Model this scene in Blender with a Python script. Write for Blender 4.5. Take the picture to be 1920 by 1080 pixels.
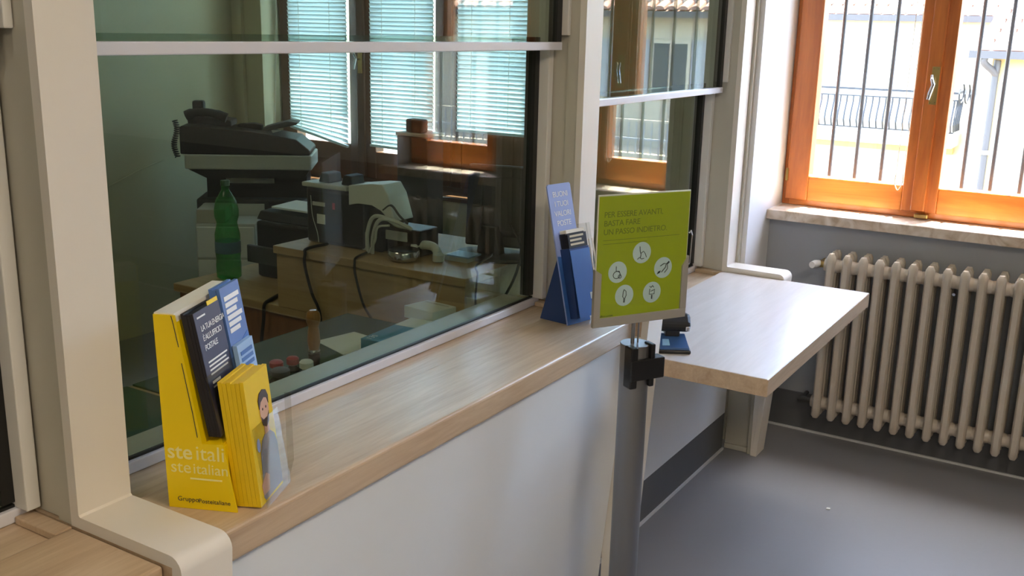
import bpy, bmesh, math, random
from mathutils import Vector, Matrix
random.seed(7)
D = bpy.data
SC = bpy.context.scene
for o in list(D.objects):
    D.objects.remove(o)
COL = SC.collection
V = Vector
PI = math.pi

# ------------------------------------------------------------------ camera, sky, sun, exposure
cam_d = D.cameras.new('camera')
cam_d.sensor_width = 36.0
cam_d.lens = 1905.0 / 1920.0 * 36.0
cam_d.clip_start = 0.05
cam_d.clip_end = 300
cam = D.objects.new('camera', cam_d)
COL.objects.link(cam)
right = V((0.84900549, 0.5278935, 0.02276245))
up = V((-0.14975905, 0.19909605, 0.96846941))
back = V((0.50671679, -0.82564473, 0.24809047))
cam.matrix_world = Matrix(((right.x, up.x, back.x, 0.0), (right.y, up.y, back.y, 0.0),
                           (right.z, up.z, back.z, 1.6), (0, 0, 0, 1)))
SC.camera = cam

SUN_EL = math.radians(77)
world = D.worlds.new('sky')
SC.world = world
world.use_nodes = True
wn = world.node_tree.nodes
wl = world.node_tree.links
for n in list(wn):
    wn.remove(n)
w_out = wn.new('ShaderNodeOutputWorld')
w_bg = wn.new('ShaderNodeBackground')
w_sky = wn.new('ShaderNodeTexSky')
w_sky.sky_type = 'NISHITA'
w_sky.sun_disc = False
w_sky.sun_elevation = SUN_EL
w_sky.sun_rotation = 0.0
w_sky.air_density = 1.0
w_sky.dust_density = 2.0
w_bg.inputs['Strength'].default_value = 0.95
wl.new(w_sky.outputs[0], w_bg.inputs['Color'])
wl.new(w_bg.outputs[0], w_out.inputs['Surface'])

sun_d = D.lights.new('sun', 'SUN')
sun_d.energy = 22.0
sun_d.angle = math.radians(0.6)
sun_d.color = (1.0, 0.95, 0.86)
sun = D.objects.new('sun', sun_d)
COL.objects.link(sun)
sun_dir = V((-0.05, -math.cos(SUN_EL), -math.sin(SUN_EL)))
sun.rotation_euler = sun_dir.to_track_quat('-Z', 'Y').to_euler()
sun.location = (0, 6, 12)

vs = SC.view_settings
vs.view_transform = 'Standard'
vs.look = 'None'
vs.gamma = 1.0
vs.use_curve_mapping = False
vs.exposure = 2.42

# ------------------------------------------------------------------ materials
MATS = {}


def new_mat(name):
    m = D.materials.new(name)
    m.use_nodes = True
    nt = m.node_tree
    b = nt.nodes.get('Principled BSDF')
    MATS[name] = m
    return m, nt, b


def lin(c):
    return tuple(((v / 255.0 + 0.055) / 1.055) ** 2.4 if v > 10.3 else v / 255.0 / 12.92 for v in c) + (1.0,)


def plain(name, rgb, rough=0.5, metal=0.0, var=0.06, scale=9.0, bump=0.0, bscale=150.0, spec=0.5):
    """even colour with a faint cloudy variation and optional fine relief"""
    m, nt, b = new_mat(name)
    tc = nt.nodes.new('ShaderNodeTexCoord')
    nz = nt.nodes.new('ShaderNodeTexNoise')
    nz.inputs['Scale'].default_value = scale
    nz.inputs['Detail'].default_value = 3
    nt.links.new(tc.outputs['Object'], nz.inputs['Vector'])
    mx = nt.nodes.new('ShaderNodeMixRGB')
    c = lin(rgb)
    mx.inputs[1].default_value = tuple(v * (1 - var) for v in c[:3]) + (1,)
    mx.inputs[2].default_value = tuple(min(1, v * (1 + var)) for v in c[:3]) + (1,)
    nt.links.new(nz.outputs['Fac'], mx.inputs[0])
    nt.links.new(mx.outputs[0], b.inputs['Base Color'])
    b.inputs['Roughness'].default_value = rough
    b.inputs['Metallic'].default_value = metal
    b.inputs['Specular IOR Level'].default_value = spec
    if bump > 0:
        n2 = nt.nodes.new('ShaderNodeTexNoise')
        n2.inputs['Scale'].default_value = bscale
        n2.inputs['Detail'].default_value = 4
        nt.links.new(tc.outputs['Object'], n2.inputs['Vector'])
        bp = nt.nodes.new('ShaderNodeBump')
        bp.inputs['Strength'].default_value = bump
        bp.inputs['Distance'].default_value = 0.002
        nt.links.new(n2.outputs['Fac'], bp.inputs['Height'])
        nt.links.new(bp.outputs[0], b.inputs['Normal'])
    return m


def wood(name, c1, c2, rough=0.4, along='y', scale=1.0, contrast=1.0, coat=0.0):
    m, nt, b = new_mat(name)
    tc = nt.nodes.new('ShaderNodeTexCoord')
    mp = nt.nodes.new('ShaderNodeMapping')
    s = {'x': (1.2, 14, 14), 'y': (14, 1.2, 14), 'z': (14, 14, 1.2)}[along]
    mp.inputs['Scale'].default_value = tuple(v * scale for v in s)
    nt.links.new(tc.outputs['Object'], mp.inputs['Vector'])
    n1 = nt.nodes.new('ShaderNodeTexNoise')
    n1.inputs['Scale'].default_value = 1.6
    n1.inputs['Detail'].default_value = 6
    n1.inputs['Roughness'].default_value = 0.65
    n1.inputs['Distortion'].default_value = 0.9
    nt.links.new(mp.outputs[0], n1.inputs['Vector'])
    n2 = nt.nodes.new('ShaderNodeTexNoise')
    n2.inputs['Scale'].default_value = 9.0
    n2.inputs['Detail'].default_value = 3
    nt.links.new(mp.outputs[0], n2.inputs['Vector'])
    rp = nt.nodes.new('ShaderNodeValToRGB')
    rp.color_ramp.elements[0].position = 0.5 - 0.2 / contrast
    rp.color_ramp.elements[1].position = 0.5 + 0.2 / contrast
    rp.color_ramp.elements[0].color = lin(c1)
    rp.color_ramp.elements[1].color = lin(c2)
    ad = nt.nodes.new('ShaderNodeMath')
    ad.operation = 'MULTIPLY_ADD'
    ad.inputs[1].default_value = 0.3
    nt.links.new(n2.outputs['Fac'], ad.inputs[0])
    sb = nt.nodes.new('ShaderNodeMath')
    sb.operation = 'MULTIPLY_ADD'
    sb.inputs[1].default_value = 1.0
    sb.inputs[2].default_value = -0.15
    nt.links.new(n1.outputs['Fac'], sb.inputs[0])
    nt.links.new(sb.outputs[0], ad.inputs[2])
    nt.links.new(ad.outputs[0], rp.inputs[0])
    nt.links.new(rp.outputs[0], b.inputs['Base Color'])
    b.inputs['Roughness'].default_value = rough
    b.inputs['Coat Weight'].default_value = coat
    b.inputs['Coat Roughness'].default_value = 0.25
    bp = nt.nodes.new('ShaderNodeBump')
    bp.inputs['Strength'].default_value = 0.08
    bp.inputs['Distance'].default_value = 0.001
    nt.links.new(ad.outputs[0], bp.inputs['Height'])
    nt.links.new(bp.outputs[0], b.inputs['Normal'])
    return m


def glass(name, tint, ior=1.5, refl=1.0):
    """architectural pane: clear tinted transmission with a Fresnel mirror layer"""
    m, nt, b = new_mat(name)
    nt.nodes.remove(b)
    out = nt.nodes.get('Material Output')
    tr = nt.nodes.new('ShaderNodeBsdfTransparent')
    tr.inputs['Color'].default_value = tint + (1,)
    gl = nt.nodes.new('ShaderNodeBsdfGlossy')
    gl.inputs['Roughness'].default_value = 0.0
    gl.inputs['Color'].default_value = (refl, refl, refl, 1)
    fr = nt.nodes.new('ShaderNodeFresnel')
    # the rear face of a pane reflects like its front face
    ge = nt.nodes.new('ShaderNodeNewGeometry')
    ma = nt.nodes.new('ShaderNodeMapRange')
    ma.inputs['To Min'].default_value = ior
    ma.inputs['To Max'].default_value = 1.0 / ior
    nt.links.new(ge.outputs['Backfacing'], ma.inputs['Value'])
    nt.links.new(ma.outputs[0], fr.inputs['IOR'])
    mx = nt.nodes.new('ShaderNodeMixShader')
    nt.links.new(fr.outputs[0], mx.inputs[0])
    nt.links.new(tr.outputs[0], mx.inputs[1])
    nt.links.new(gl.outputs[0], mx.inputs[2])
    nt.links.new(mx.outputs[0], out.inputs['Surface'])
    return m


def emit(name, rgb, strength):
    m, nt, b = new_mat(name)
    b.inputs['Base Color'].default_value = lin(rgb)
    b.inputs['Emission Color'].default_value = lin(rgb)
    b.inputs['Emission Strength'].default_value = strength
    return m


def marble(name):
    m, nt, b = new_mat(name)
    tc = nt.nodes.new('ShaderNodeTexCoord')
    n1 = nt.nodes.new('ShaderNodeTexNoise')
    n1.inputs['Scale'].default_value = 14
    n1.inputs['Detail'].default_value = 7
    n1.inputs['Distortion'].default_value = 1.5
    nt.links.new(tc.outputs['Object'], n1.inputs['Vector'])
    rp = nt.nodes.new('ShaderNodeValToRGB')
    e = rp.color_ramp.elements
    e[0].position = 0.30
    e[0].color = lin((176, 154, 128))
    e[1].position = 0.62
    e[1].color = lin((222, 210, 196))
    x = e.new(0.45)
    x.color = lin((205, 188, 168))
    nt.links.new(n1.outputs['Fac'], rp.inputs[0])
    nt.links.new(rp.outputs[0], b.inputs['Base Color'])
    b.inputs['Roughness'].default_value = 0.45
    return m


M_oak = wood('light_oak', (177, 151, 123), (208, 186, 158), 0.4, 'y', 1.0, 0.9, 0.3)
M_oak_sheen = wood('sheen_oak', (196, 188, 182), (214, 207, 202), 0.34, 'y', 1.0, 0.7, 0.5)  # same oak, with the window sheen put into its pale colour
M_oak_dark = wood('desk_oak', (165, 135, 95), (190, 160, 118), 0.45, 'x', 1.0, 0.8)
M_pine = wood('varnished_pine', (168, 88, 34), (214, 128, 58), 0.32, 'z', 0.7, 0.8, 0.3)
M_pine_h = wood('varnished_pine_rail', (190, 102, 34), (226, 142, 62), 0.32, 'x', 0.7, 0.8, 0.3)
M_pine_shade = wood('shaded_pine', (70, 42, 24), (98, 60, 34), 0.4, 'z', 0.7, 0.8, 0.2)  # the orange pine again, backlit shade put into the colour
M_white = plain('white_laminate', (222, 216, 206), 0.42, var=0.02)
M_whiteb = plain('white_panel', (226, 230, 234), 0.38, var=0.02)
M_alu_w = plain('white_aluminium', (214, 212, 206), 0.35, var=0.02)
M_rail = plain('satin_rail', (214, 214, 222), 0.25, var=0.02)
M_side = plain('grey_beige_profile', (186, 182, 168), 0.4, var=0.03)
M_gasket = plain('black_gasket', (20, 21, 20), 0.5)
M_wall = plain('white_plaster', (222, 222, 222), 0.85, var=0.03, scale=3, bump=0.15, bscale=60)
M_wallroom = plain('beige_room_plaster', (168, 160, 146), 0.85, var=0.03, scale=3)
M_wallgrey = plain('grey_plaster', (158, 162, 168), 0.8, var=0.04, scale=3, bump=0.15, bscale=60)
M_wallolive = plain('office_plaster', (196, 190, 158), 0.85, var=0.03, scale=2)
M_ceiling = plain('ceiling_paint', (228, 226, 220), 0.9, var=0.02)
M_vinyl = plain('grey_vinyl', (136, 137, 142), 0.42, var=0.08, scale=1.6, bump=0.1, bscale=40)
M_vinyl_d = plain('dark_grey_vinyl', (92, 94, 98), 0.5, var=0.05)
M_bead = plain('grey_bead', (206, 208, 210), 0.4)
M_iron = plain('radiator_enamel', (196, 186, 172), 0.45, var=0.04, scale=30)
M_valve = plain('valve_white', (225, 225, 225), 0.35)
M_brass = plain('brass', (186, 160, 100), 0.3, 0.9)
M_chrome = plain('chrome', (200, 200, 205), 0.15, 1.0)
M_alu = plain('brushed_aluminium', (138, 138, 141), 0.33, 0.85, var=0.03)
M_aluframe = plain('sign_frame_aluminium', (180, 176, 168), 0.4, 0.5)
M_black = plain('black_plastic', (18, 18, 20), 0.4, bump=0.05)
M_black2 = plain('matt_black_plastic', (26, 27, 28), 0.6)
M_dgrey = plain('dark_grey_plastic', (62, 64, 66), 0.55)
M_lgrey = plain('light_grey_plastic', (196, 198, 192), 0.5)
M_pwhite = plain('white_plastic', (222, 224, 220), 0.4)
M_marble = marble('marble_sill')
M_yellow = plain('yellow_card', (236, 204, 0), 0.42, var=0.02)
M_yellow2 = plain('yellow_paper', (226, 190, 10), 0.5, var=0.05, scale=40)
M_cardw = plain('white_card', (226, 222, 210), 0.5)
M_cardtan = plain('cut_paper_edge', (196, 186, 160), 0.6)
M_navy = plain('navy_print', (50, 56, 88), 0.4, var=0.04)
M_navyedge = plain('navy_page_edge', (24, 24, 34), 0.5)
M_blue = plain('blue_print', (86, 122, 186), 0.4, var=0.12, scale=25)
M_blued = plain('dark_blue_card', (36, 62, 118), 0.45)
M_bluem = plain('mid_blue_card', (62, 108, 180), 0.45)
M_lilac = plain('lilac_blue_print', (150, 168, 224), 0.45, var=0.05)
M_skyb = plain('pale_blue_print', (150, 184, 226), 0.4)
M_glow = plain('cyan_ring_print', (96, 170, 216), 0.4)
M_lime = plain('lime_print', (170, 182, 14), 0.3, var=0.03, scale=5)
M_limetext = plain('olive_print', (112, 124, 26), 0.4)
M_icon = plain('icon_disc_print', (206, 222, 228), 0.35)
M_ink = plain('ink_print', (40, 48, 56), 0.5)
M_whiteink = plain('white_print', (232, 234, 236), 0.5)
M_fadeink = plain('faded_white_print', (238, 226, 150), 0.5)
M_skin = plain('skin_print', (206, 162, 138), 0.5)
M_hair = plain('hair_print', (62, 44, 36), 0.5)
M_shirt = plain('grey_shirt_print', (138, 134, 140), 0.5)
M_terra = plain('terracotta', (150, 112, 94), 0.85, var=0.25, scale=3)
M_cream = plain('cream_render', (190, 164, 112), 0.9, var=0.04, scale=1)
M_cream2 = plain('pale_render', (182, 170, 150), 0.9, var=0.04, scale=1)
M_ironbar = plain('grille_iron', (62, 62, 66), 0.55)
M_rail_iron = plain('balcony_iron', (46, 46, 50), 0.6)
M_gutter = plain('gutter_metal', (78, 70, 68), 0.5)
M_street = plain('street_paving', (104, 102, 100), 0.9)
M_shutter = plain('grey_shutter', (150, 150, 150), 0.6)
M_slat = plain('blind_slat', (190, 204, 204), 0.5, var=0.01)
M_cord = plain('white_cord', (226, 220, 206), 0.6)
M_mat = plain('green_desk_mat', (40, 72, 54), 0.6, var=0.05, spec=0.2)
M_paper = plain('white_paper', (228, 232, 228), 0.6)
M_handle = wood('turned_handle', (140, 92, 48), (176, 124, 70), 0.3, 'z', 2)
M_red = plain('red_plastic', (176, 38, 44), 0.35)
M_teal = plain('blue_box_print', (60, 140, 176), 0.45, var=0.08)
M_green = glass('bottle_green', (0.42, 0.82, 0.46), 1.45)
_nt = M_green.node_tree
_tl = _nt.nodes.new('ShaderNodeBsdfTranslucent')
_tl.inputs['Color'].default_value = lin((84, 170, 84))
_df = _nt.nodes.new('ShaderNodeBsdfDiffuse')
_df.inputs['Color'].default_value = lin((44, 112, 58))
_m1 = _nt.nodes.new('ShaderNodeMixShader')
_nt.links.new(_tl.outputs[0], _m1.inputs[1])
_nt.links.new(_df.outputs[0], _m1.inputs[2])
_m2 = _nt.nodes.new('ShaderNodeMixShader')
_m2.inputs[0].default_value = 0.3
_out = _nt.nodes['Material Output']
_src = _out.inputs['Surface'].links[0].from_socket
_nt.links.new(_src, _m2.inputs[1])
_nt.links.new(_m1.outputs[0], _m2.inputs[2])
_nt.links.new(_m2.outputs[0], _out.inputs['Surface'])
M_capg = plain('green_cap', (60, 96, 70), 0.4)
M_labelb = plain('bottle_label', (70, 110, 130), 0.5)
M_screen = plain('lcd_screen', (150, 196, 232), 0.15)
M_tblue = plain('terminal_blue', (58, 92, 140), 0.3)
M_cabinet = wood('cabinet_brown', (118, 74, 40), (146, 96, 56), 0.5, 'z')
M_pane = glass('partition_glass', (0.71, 0.775, 0.725), 1.45)
M_pane2 = glass('window_glass', (0.93, 0.96, 0.95), 1.45)
M_acryl = glass('acrylic', (0.90, 0.90, 0.88), 1.2)
M_fill_lamp = emit('office_fill_diffuser', (255, 232, 196), 1.6)  # unseen fill added to warm and lift the dim office
M_lamp = emit('lamp_diffuser', (255, 236, 210), 5.6)
# translucent slats: daylight glows through them
for _m, _w in ((M_slat, 0.16),):
    nt = _m.node_tree
    b = nt.nodes['Principled BSDF']
    tl = nt.nodes.new('ShaderNodeBsdfTranslucent')
    tl.inputs['Color'].default_value = lin((214, 232, 234))
    mx = nt.nodes.new('ShaderNodeMixShader')
    mx.inputs[0].default_value = _w
    nt.links.new(b.outputs[0], mx.inputs[1])
    nt.links.new(tl.outputs[0], mx.inputs[2])
    nt.links.new(mx.outputs[0], nt.nodes['Material Output'].inputs['Surface'])


# ------------------------------------------------------------------ mesh helpers
# The counter, its screens and the office furniture were measured in a drawing whose unit is 1.07 m and
# whose zero level lies 0.112 m above the floor; the room shell is in metres from the floor.
UNIT, DATUM = 1.07, -0.112
FLOOR_D = -DATUM / UNIT + 0.0005      # floor level in drawing units
METRES = Matrix.Identity(4)
DRAWING = Matrix.Translation((0, 0, DATUM)) @ Matrix.Scale(UNIT, 4)
UM = METRES


def use_units(m):
    global UM
    UM = m


class MB:
    """collects shapes into one mesh"""

    def __init__(self):
        self.bm = bmesh.new()

    def box(self, x0, x1, y0, y1, z0, z1, bev=0.0, seg=2):
        vs_ = [self.bm.verts.new((x, y, z)) for x in (x0, x1) for y in (y0, y1) for z in (z0, z1)]
        q = [(0, 1, 3, 2), (4, 6, 7, 5), (0, 4, 5, 1), (2, 3, 7, 6), (0, 2, 6, 4), (1, 5, 7, 3)]
        fs = [self.bm.faces.new([vs_[i] for i in f]) for f in q]
        if bev > 0:
            es = list({e for f in fs for e in f.edges})
            bmesh.ops.bevel(self.bm, geom=es, offset=bev, segments=seg, affect='EDGES', profile=0.5)
        return self

    def frame_box(self, o, a, b, c, bev=0.0):
        """box from corner o with edge vectors a, b, c"""
        o, a, b, c = V(o), V(a), V(b), V(c)
        p = [o + a * i + b * j + c * k for i in (0, 1) for j in (0, 1) for k in (0, 1)]
        vs_ = [self.bm.verts.new(v) for v in p]
        q = [(0, 1, 3, 2), (4, 6, 7, 5), (0, 4, 5, 1), (2, 3, 7, 6), (0, 2, 6, 4), (1, 5, 7, 3)]
        fs = [self.bm.faces.new([vs_[i] for i in f]) for f in q]
        if bev > 0:
            es = list({e for f in fs for e in f.edges})
            bmesh.ops.bevel(self.bm, geom=es, offset=bev, segments=2, affect='EDGES', profile=0.5)
        return self

    def prism(self, pts, ext, bev=0.0):
        """closed polygon (3-D points) pushed along the vector ext"""
        ext = V(ext)
        lo = [self.bm.verts.new(V(p)) for p in pts]
        hi = [self.bm.verts.new(V(p) + ext) for p in pts]
        n = len(pts)
        fs = [self.bm.faces.new(lo[::-1]), self.bm.faces.new(hi)]
        for i in range(n):
            fs.append(self.bm.faces.new([lo[i], lo[(i + 1) % n], hi[(i + 1) % n], hi[i]]))
        if bev > 0:
            es = list({e for f in fs for e in f.edges})
            bmesh.ops.bevel(self.bm, geom=es, offset=bev, segments=2, affect='EDGES', profile=0.5)
        return self

    def tube(self, path, r, n=8, cap=True):
        path = [V(p) for p in path]
        rs = r if isinstance(r, (list, tuple)) else [r] * len(path)
        rings = []
        prev = None
        for i, p in enumerate(path):
            t = (path[min(i + 1, len(path) - 1)] - path[max(i - 1, 0)]).normalized()
            ref = V((0, 0, 1)) if abs(t.z) < 0.9 else V((1, 0, 0))
            u = prev - t * prev.dot(t) if prev is not None else ref.cross(t)
            if u.length < 1e-6:
                u = ref.cross(t)
            u.normalize()
            prev = u
            w = t.cross(u)
            rings.append([self.bm.verts.new(p + (u * math.cos(a) + w * math.sin(a)) * rs[i])
                          for a in [2 * PI * k / n for k in range(n)]])
        for a, b in zip(rings, rings[1:]):
            for k in range(n):
                self.bm.faces.new([a[k], a[(k + 1) % n], b[(k + 1) % n], b[k]])
        if cap:
            self.bm.faces.new(rings[0][::-1])
            self.bm.faces.new(rings[-1])
        return self

    def lathe(self, prof, c=(0, 0, 0), n=24, sx=1.0, sy=1.0):
        """profile of (radius, z) turned about the vertical through c"""
        c = V(c)
        rings = []
        for r, z in prof:
            rings.append([self.bm.verts.new(c + V((sx * r * math.cos(2 * PI * k / n), sy * r * math.sin(2 * PI * k / n), z)))
                          for k in range(n)])
        for a, b in zip(rings, rings[1:]):
            for k in range(n):
                self.bm.faces.new([a[k], a[(k + 1) % n], b[(k + 1) % n], b[k]])
        self.bm.faces.new(rings[0][::-1])
        self.bm.faces.new(rings[-1])
        return self

    def quad(self, *pts):
        self.bm.faces.new([self.bm.verts.new(V(p)) for p in pts])
        return self

    def mesh(self, name, mat, smooth=False):
        bmesh.ops.recalc_face_normals(self.bm, faces=self.bm.faces)
        me = D.meshes.new(name)
        self.bm.to_mesh(me)
        self.bm.free()
        me.transform(UM)
        me.materials.append(mat)
        if smooth:
            for p in me.polygons:
                p.use_smooth = True
            try:
                me.set_sharp_from_angle(angle=math.radians(40))
            except Exception:
                pass
        return me

    def build(self, name, mat, parent=None, smooth=False):
        return link(name, self.mesh(name, mat, smooth), parent)


def link(name, me, parent=None, mw=None):
    o = D.objects.new(name, me)
    COL.objects.link(o)
    if parent is not None:
        o.parent = parent
        o.matrix_parent_inverse = Matrix.Translation(parent.location).inverted()
    if mw is not None:
        o.matrix_basis = mw
    return o


def tag(o, label, cat=None, group=None, kind=None):
    o['label'] = label
    if cat:
        o['category'] = cat
    if group:
        o['group'] = group
    if kind:
        o['kind'] = kind
    return o


def thing(name, loc, label, cat, group=None):
    o = D.objects.new(name, None)
    o.location = UM @ V(loc)
    o.empty_display_size = 0.05
    COL.objects.link(o)
    return tag(o, label, cat, group)


def struct(o, label=None):
    o['kind'] = 'structure'
    if label:
        o['label'] = label
    return o


def sroot(name, loc, label):
    o = D.objects.new(name, None)
    o.location = loc
    o.empty_display_size = 0.05
    COL.objects.link(o)
    return struct(o, label)


def lettering(txt, o, u, w, size, mat, parent, name='lettering', depth=0.0002, spacing=1.0, bold=0.0, align='LEFT'):
    """flat printed text whose baseline starts at o, runs along u and stands along w"""
    cu = D.curves.new('txt', 'FONT')
    cu.body = txt
    cu.size = size
    cu.extrude = depth / 2
    cu.offset = bold
    cu.space_character = spacing
    cu.align_x = align
    cu.resolution_u = 3
    tmp = D.objects.new('txt', cu)
    COL.objects.link(tmp)
    dg = bpy.context.evaluated_depsgraph_get()
    me = D.meshes.new_from_object(tmp.evaluated_get(dg))
    D.objects.remove(tmp)
    D.curves.remove(cu)
    u = V(u).normalized()
    w = V(w)
    w = (w - u * w.dot(u)).normalized()
    n = u.cross(w)
    mw = Matrix(((u.x, w.x, n.x, o[0]), (u.y, w.y, n.y, o[1]), (u.z, w.z, n.z, o[2]), (0, 0, 0, 1)))
    me.transform(UM @ mw)
    me.materials.clear()
    me.materials.append(mat)
    return link(name, me, parent)


def strip(name, o, u, w, x0, x1, y0, y1, mat, parent, t=0.0003):
    """thin printed bar in the plane (u, w)"""
    o, u, w = V(o), V(u).normalized(), V(w).normalized()
    n = u.cross(w)
    return MB().frame_box(o + u * x0 + w * y0, u * (x1 - x0), w * (y1 - y0), n * t).build(name, mat, parent)


def flat_poly(name, o, u, w, pts, mat, parent, t=0.0003):
    o, u, w = V(o), V(u).normalized(), V(w).normalized()
    n = u.cross(w)
    return MB().prism([o + u * a + w * b for a, b in pts], n * t).build(name, mat, parent)


def circ(cx, cy, r, n=24, ry=None):
    ry = ry or r
    return [(cx + r * math.cos(2 * PI * k / n), cy + ry * math.sin(2 * PI * k / n)) for k in range(n)]


def arc_path(pts, n=8):
    """Catmull-Rom through the points"""
    P = [V(p) for p in pts]
    P = [P[0] * 2 - P[1]] + P + [P[-1] * 2 - P[-2]]
    out = []
    for i in range(1, len(P) - 2):
        for k in range(n):
            t = k / n
            a, b, c, d = P[i - 1], P[i], P[i + 1], P[i + 2]
            out.append(0.5 * ((2 * b) + (c - a) * t + (2 * a - 5 * b + 4 * c - d) * t * t + (3 * b - a - 3 * c + d) * t ** 3))
    out.append(P[-2])
    return out


# ------------------------------------------------------------------ room shell
YW = 4.035          # inner face of the window wall
YG = 4.20           # plane of the window joinery
YO = 4.30           # outer face
XR, XL, YB, ZC = 2.7, -4.30, -2.6, 2.75
fl = MB().box(XL - 0.15, XR + 0.15, YB - 0.15, YO, -0.12, 0.0).build('floor', M_vinyl)
struct(fl, 'grey vinyl floor')
ce = MB().box(XL - 0.15, XR + 0.15, YB - 0.15, YO, ZC, ZC + 0.12).build('ceiling', M_ceiling)
struct(ce, 'pale ceiling')

# window wall with two openings: public window x -1.25..0.34, office window x -4.08..-2.36
W1, W2 = (-1.25, 0.36), (-4.08, -2.36)
ZS, ZT = 0.915, 2.42
b = MB()
b.box(XL - 0.15, W2[0], YW, YO, 0, ZC)
b.box(W2[0], W2[1], YW, YO, 0, 0.77)
b.box(W2[0], W2[1], YW, YO, ZT, ZC)
b.box(W2[1], -1.42, YW, YO, 0, ZC)
ww = b.build('wall_window_office', M_wallolive)
struct(ww, 'olive grey office wall around the blind-covered window')
b = MB()
b.box(-1.42, W1[0], YW, YO, ZS, ZC)
b.box(W1[0], W1[1], YW, YO, ZT, ZC)
b.box(W1[1], XR + 0.15, YW, YO, ZS, ZC)
struct(b.build('wall_window', M_wall), 'white plaster wall around the public window')
struct(MB().box(-1.42, XR + 0.15, YW, YO, 0, ZS - 0.0395).box(0.421, XR + 0.15, YW, YO, ZS - 0.0395, ZS).build('wall_window_dado', M_wallgrey), 'grey wall below the window sill behind the radiator')
struct(MB().box(XL - 0.15, XL, YB, YW, 0, ZC).build('wall_office', M_wallolive), 'olive grey wall at the back of the office')
struct(MB().box(XR, XR + 0.15, YB, YW, 0, ZC).build('wall_right', M_wallroom), 'beige wall on the public side')
struct(MB().box(XL - 0.15, XR + 0.15, YB - 0.15, YB, 0, ZC).build('wall_rear', M_wall), 'white wall behind the viewer')
# flat return wall that closes the partition against the window
rw = MB().box(-1.50, -1.25, 3.765, YW, 0, ZC).build('wall_return', M_wall)
struct(rw, 'white return wall between the far pillar and the window')
MB().box(-1.46, -1.268, 3.741, 3.7648, 0.0, 2.66).build('edge_strip', M_side, rw)
sk = MB().box(-1.249, XR, YW - 0.008, YW, 0.0, 0.16).build('baseboard_window', M_vinyl_d)
struct(sk, 'dark grey vinyl skirting below the radiator')
MB().box(-1.249, XR, YW - 0.016, YW - 0.008, 0.0, 0.008).build('sealing_bead', M_bead, sk)

# unseen eave added outside to cut the sun down to the sill patch
struct(MB().box(XL - 0.15, XR + 0.15, YO + 0.001, 4.42, 2.66, 2.74).build('eave_sun_stop', M_cream2), 'unseen eave added above the windows to limit the sun patch')
# marble sill
sill = MB().box(-1.25, 0.42, 3.985, YO - 0.001, 0.8765, 0.916, 0.003).build('trim_1', M_marble)
struct(sill, 'mottled beige marble window sill')
struct(MB().box(W2[0], W2[1], 4.02, YO - 0.001, 0.7705, 0.79, 0.003).build('trim_2', M_pine_shade), 'office window sill coloured dark as in shade')  # dim sill: its shade is put into the colour


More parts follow.
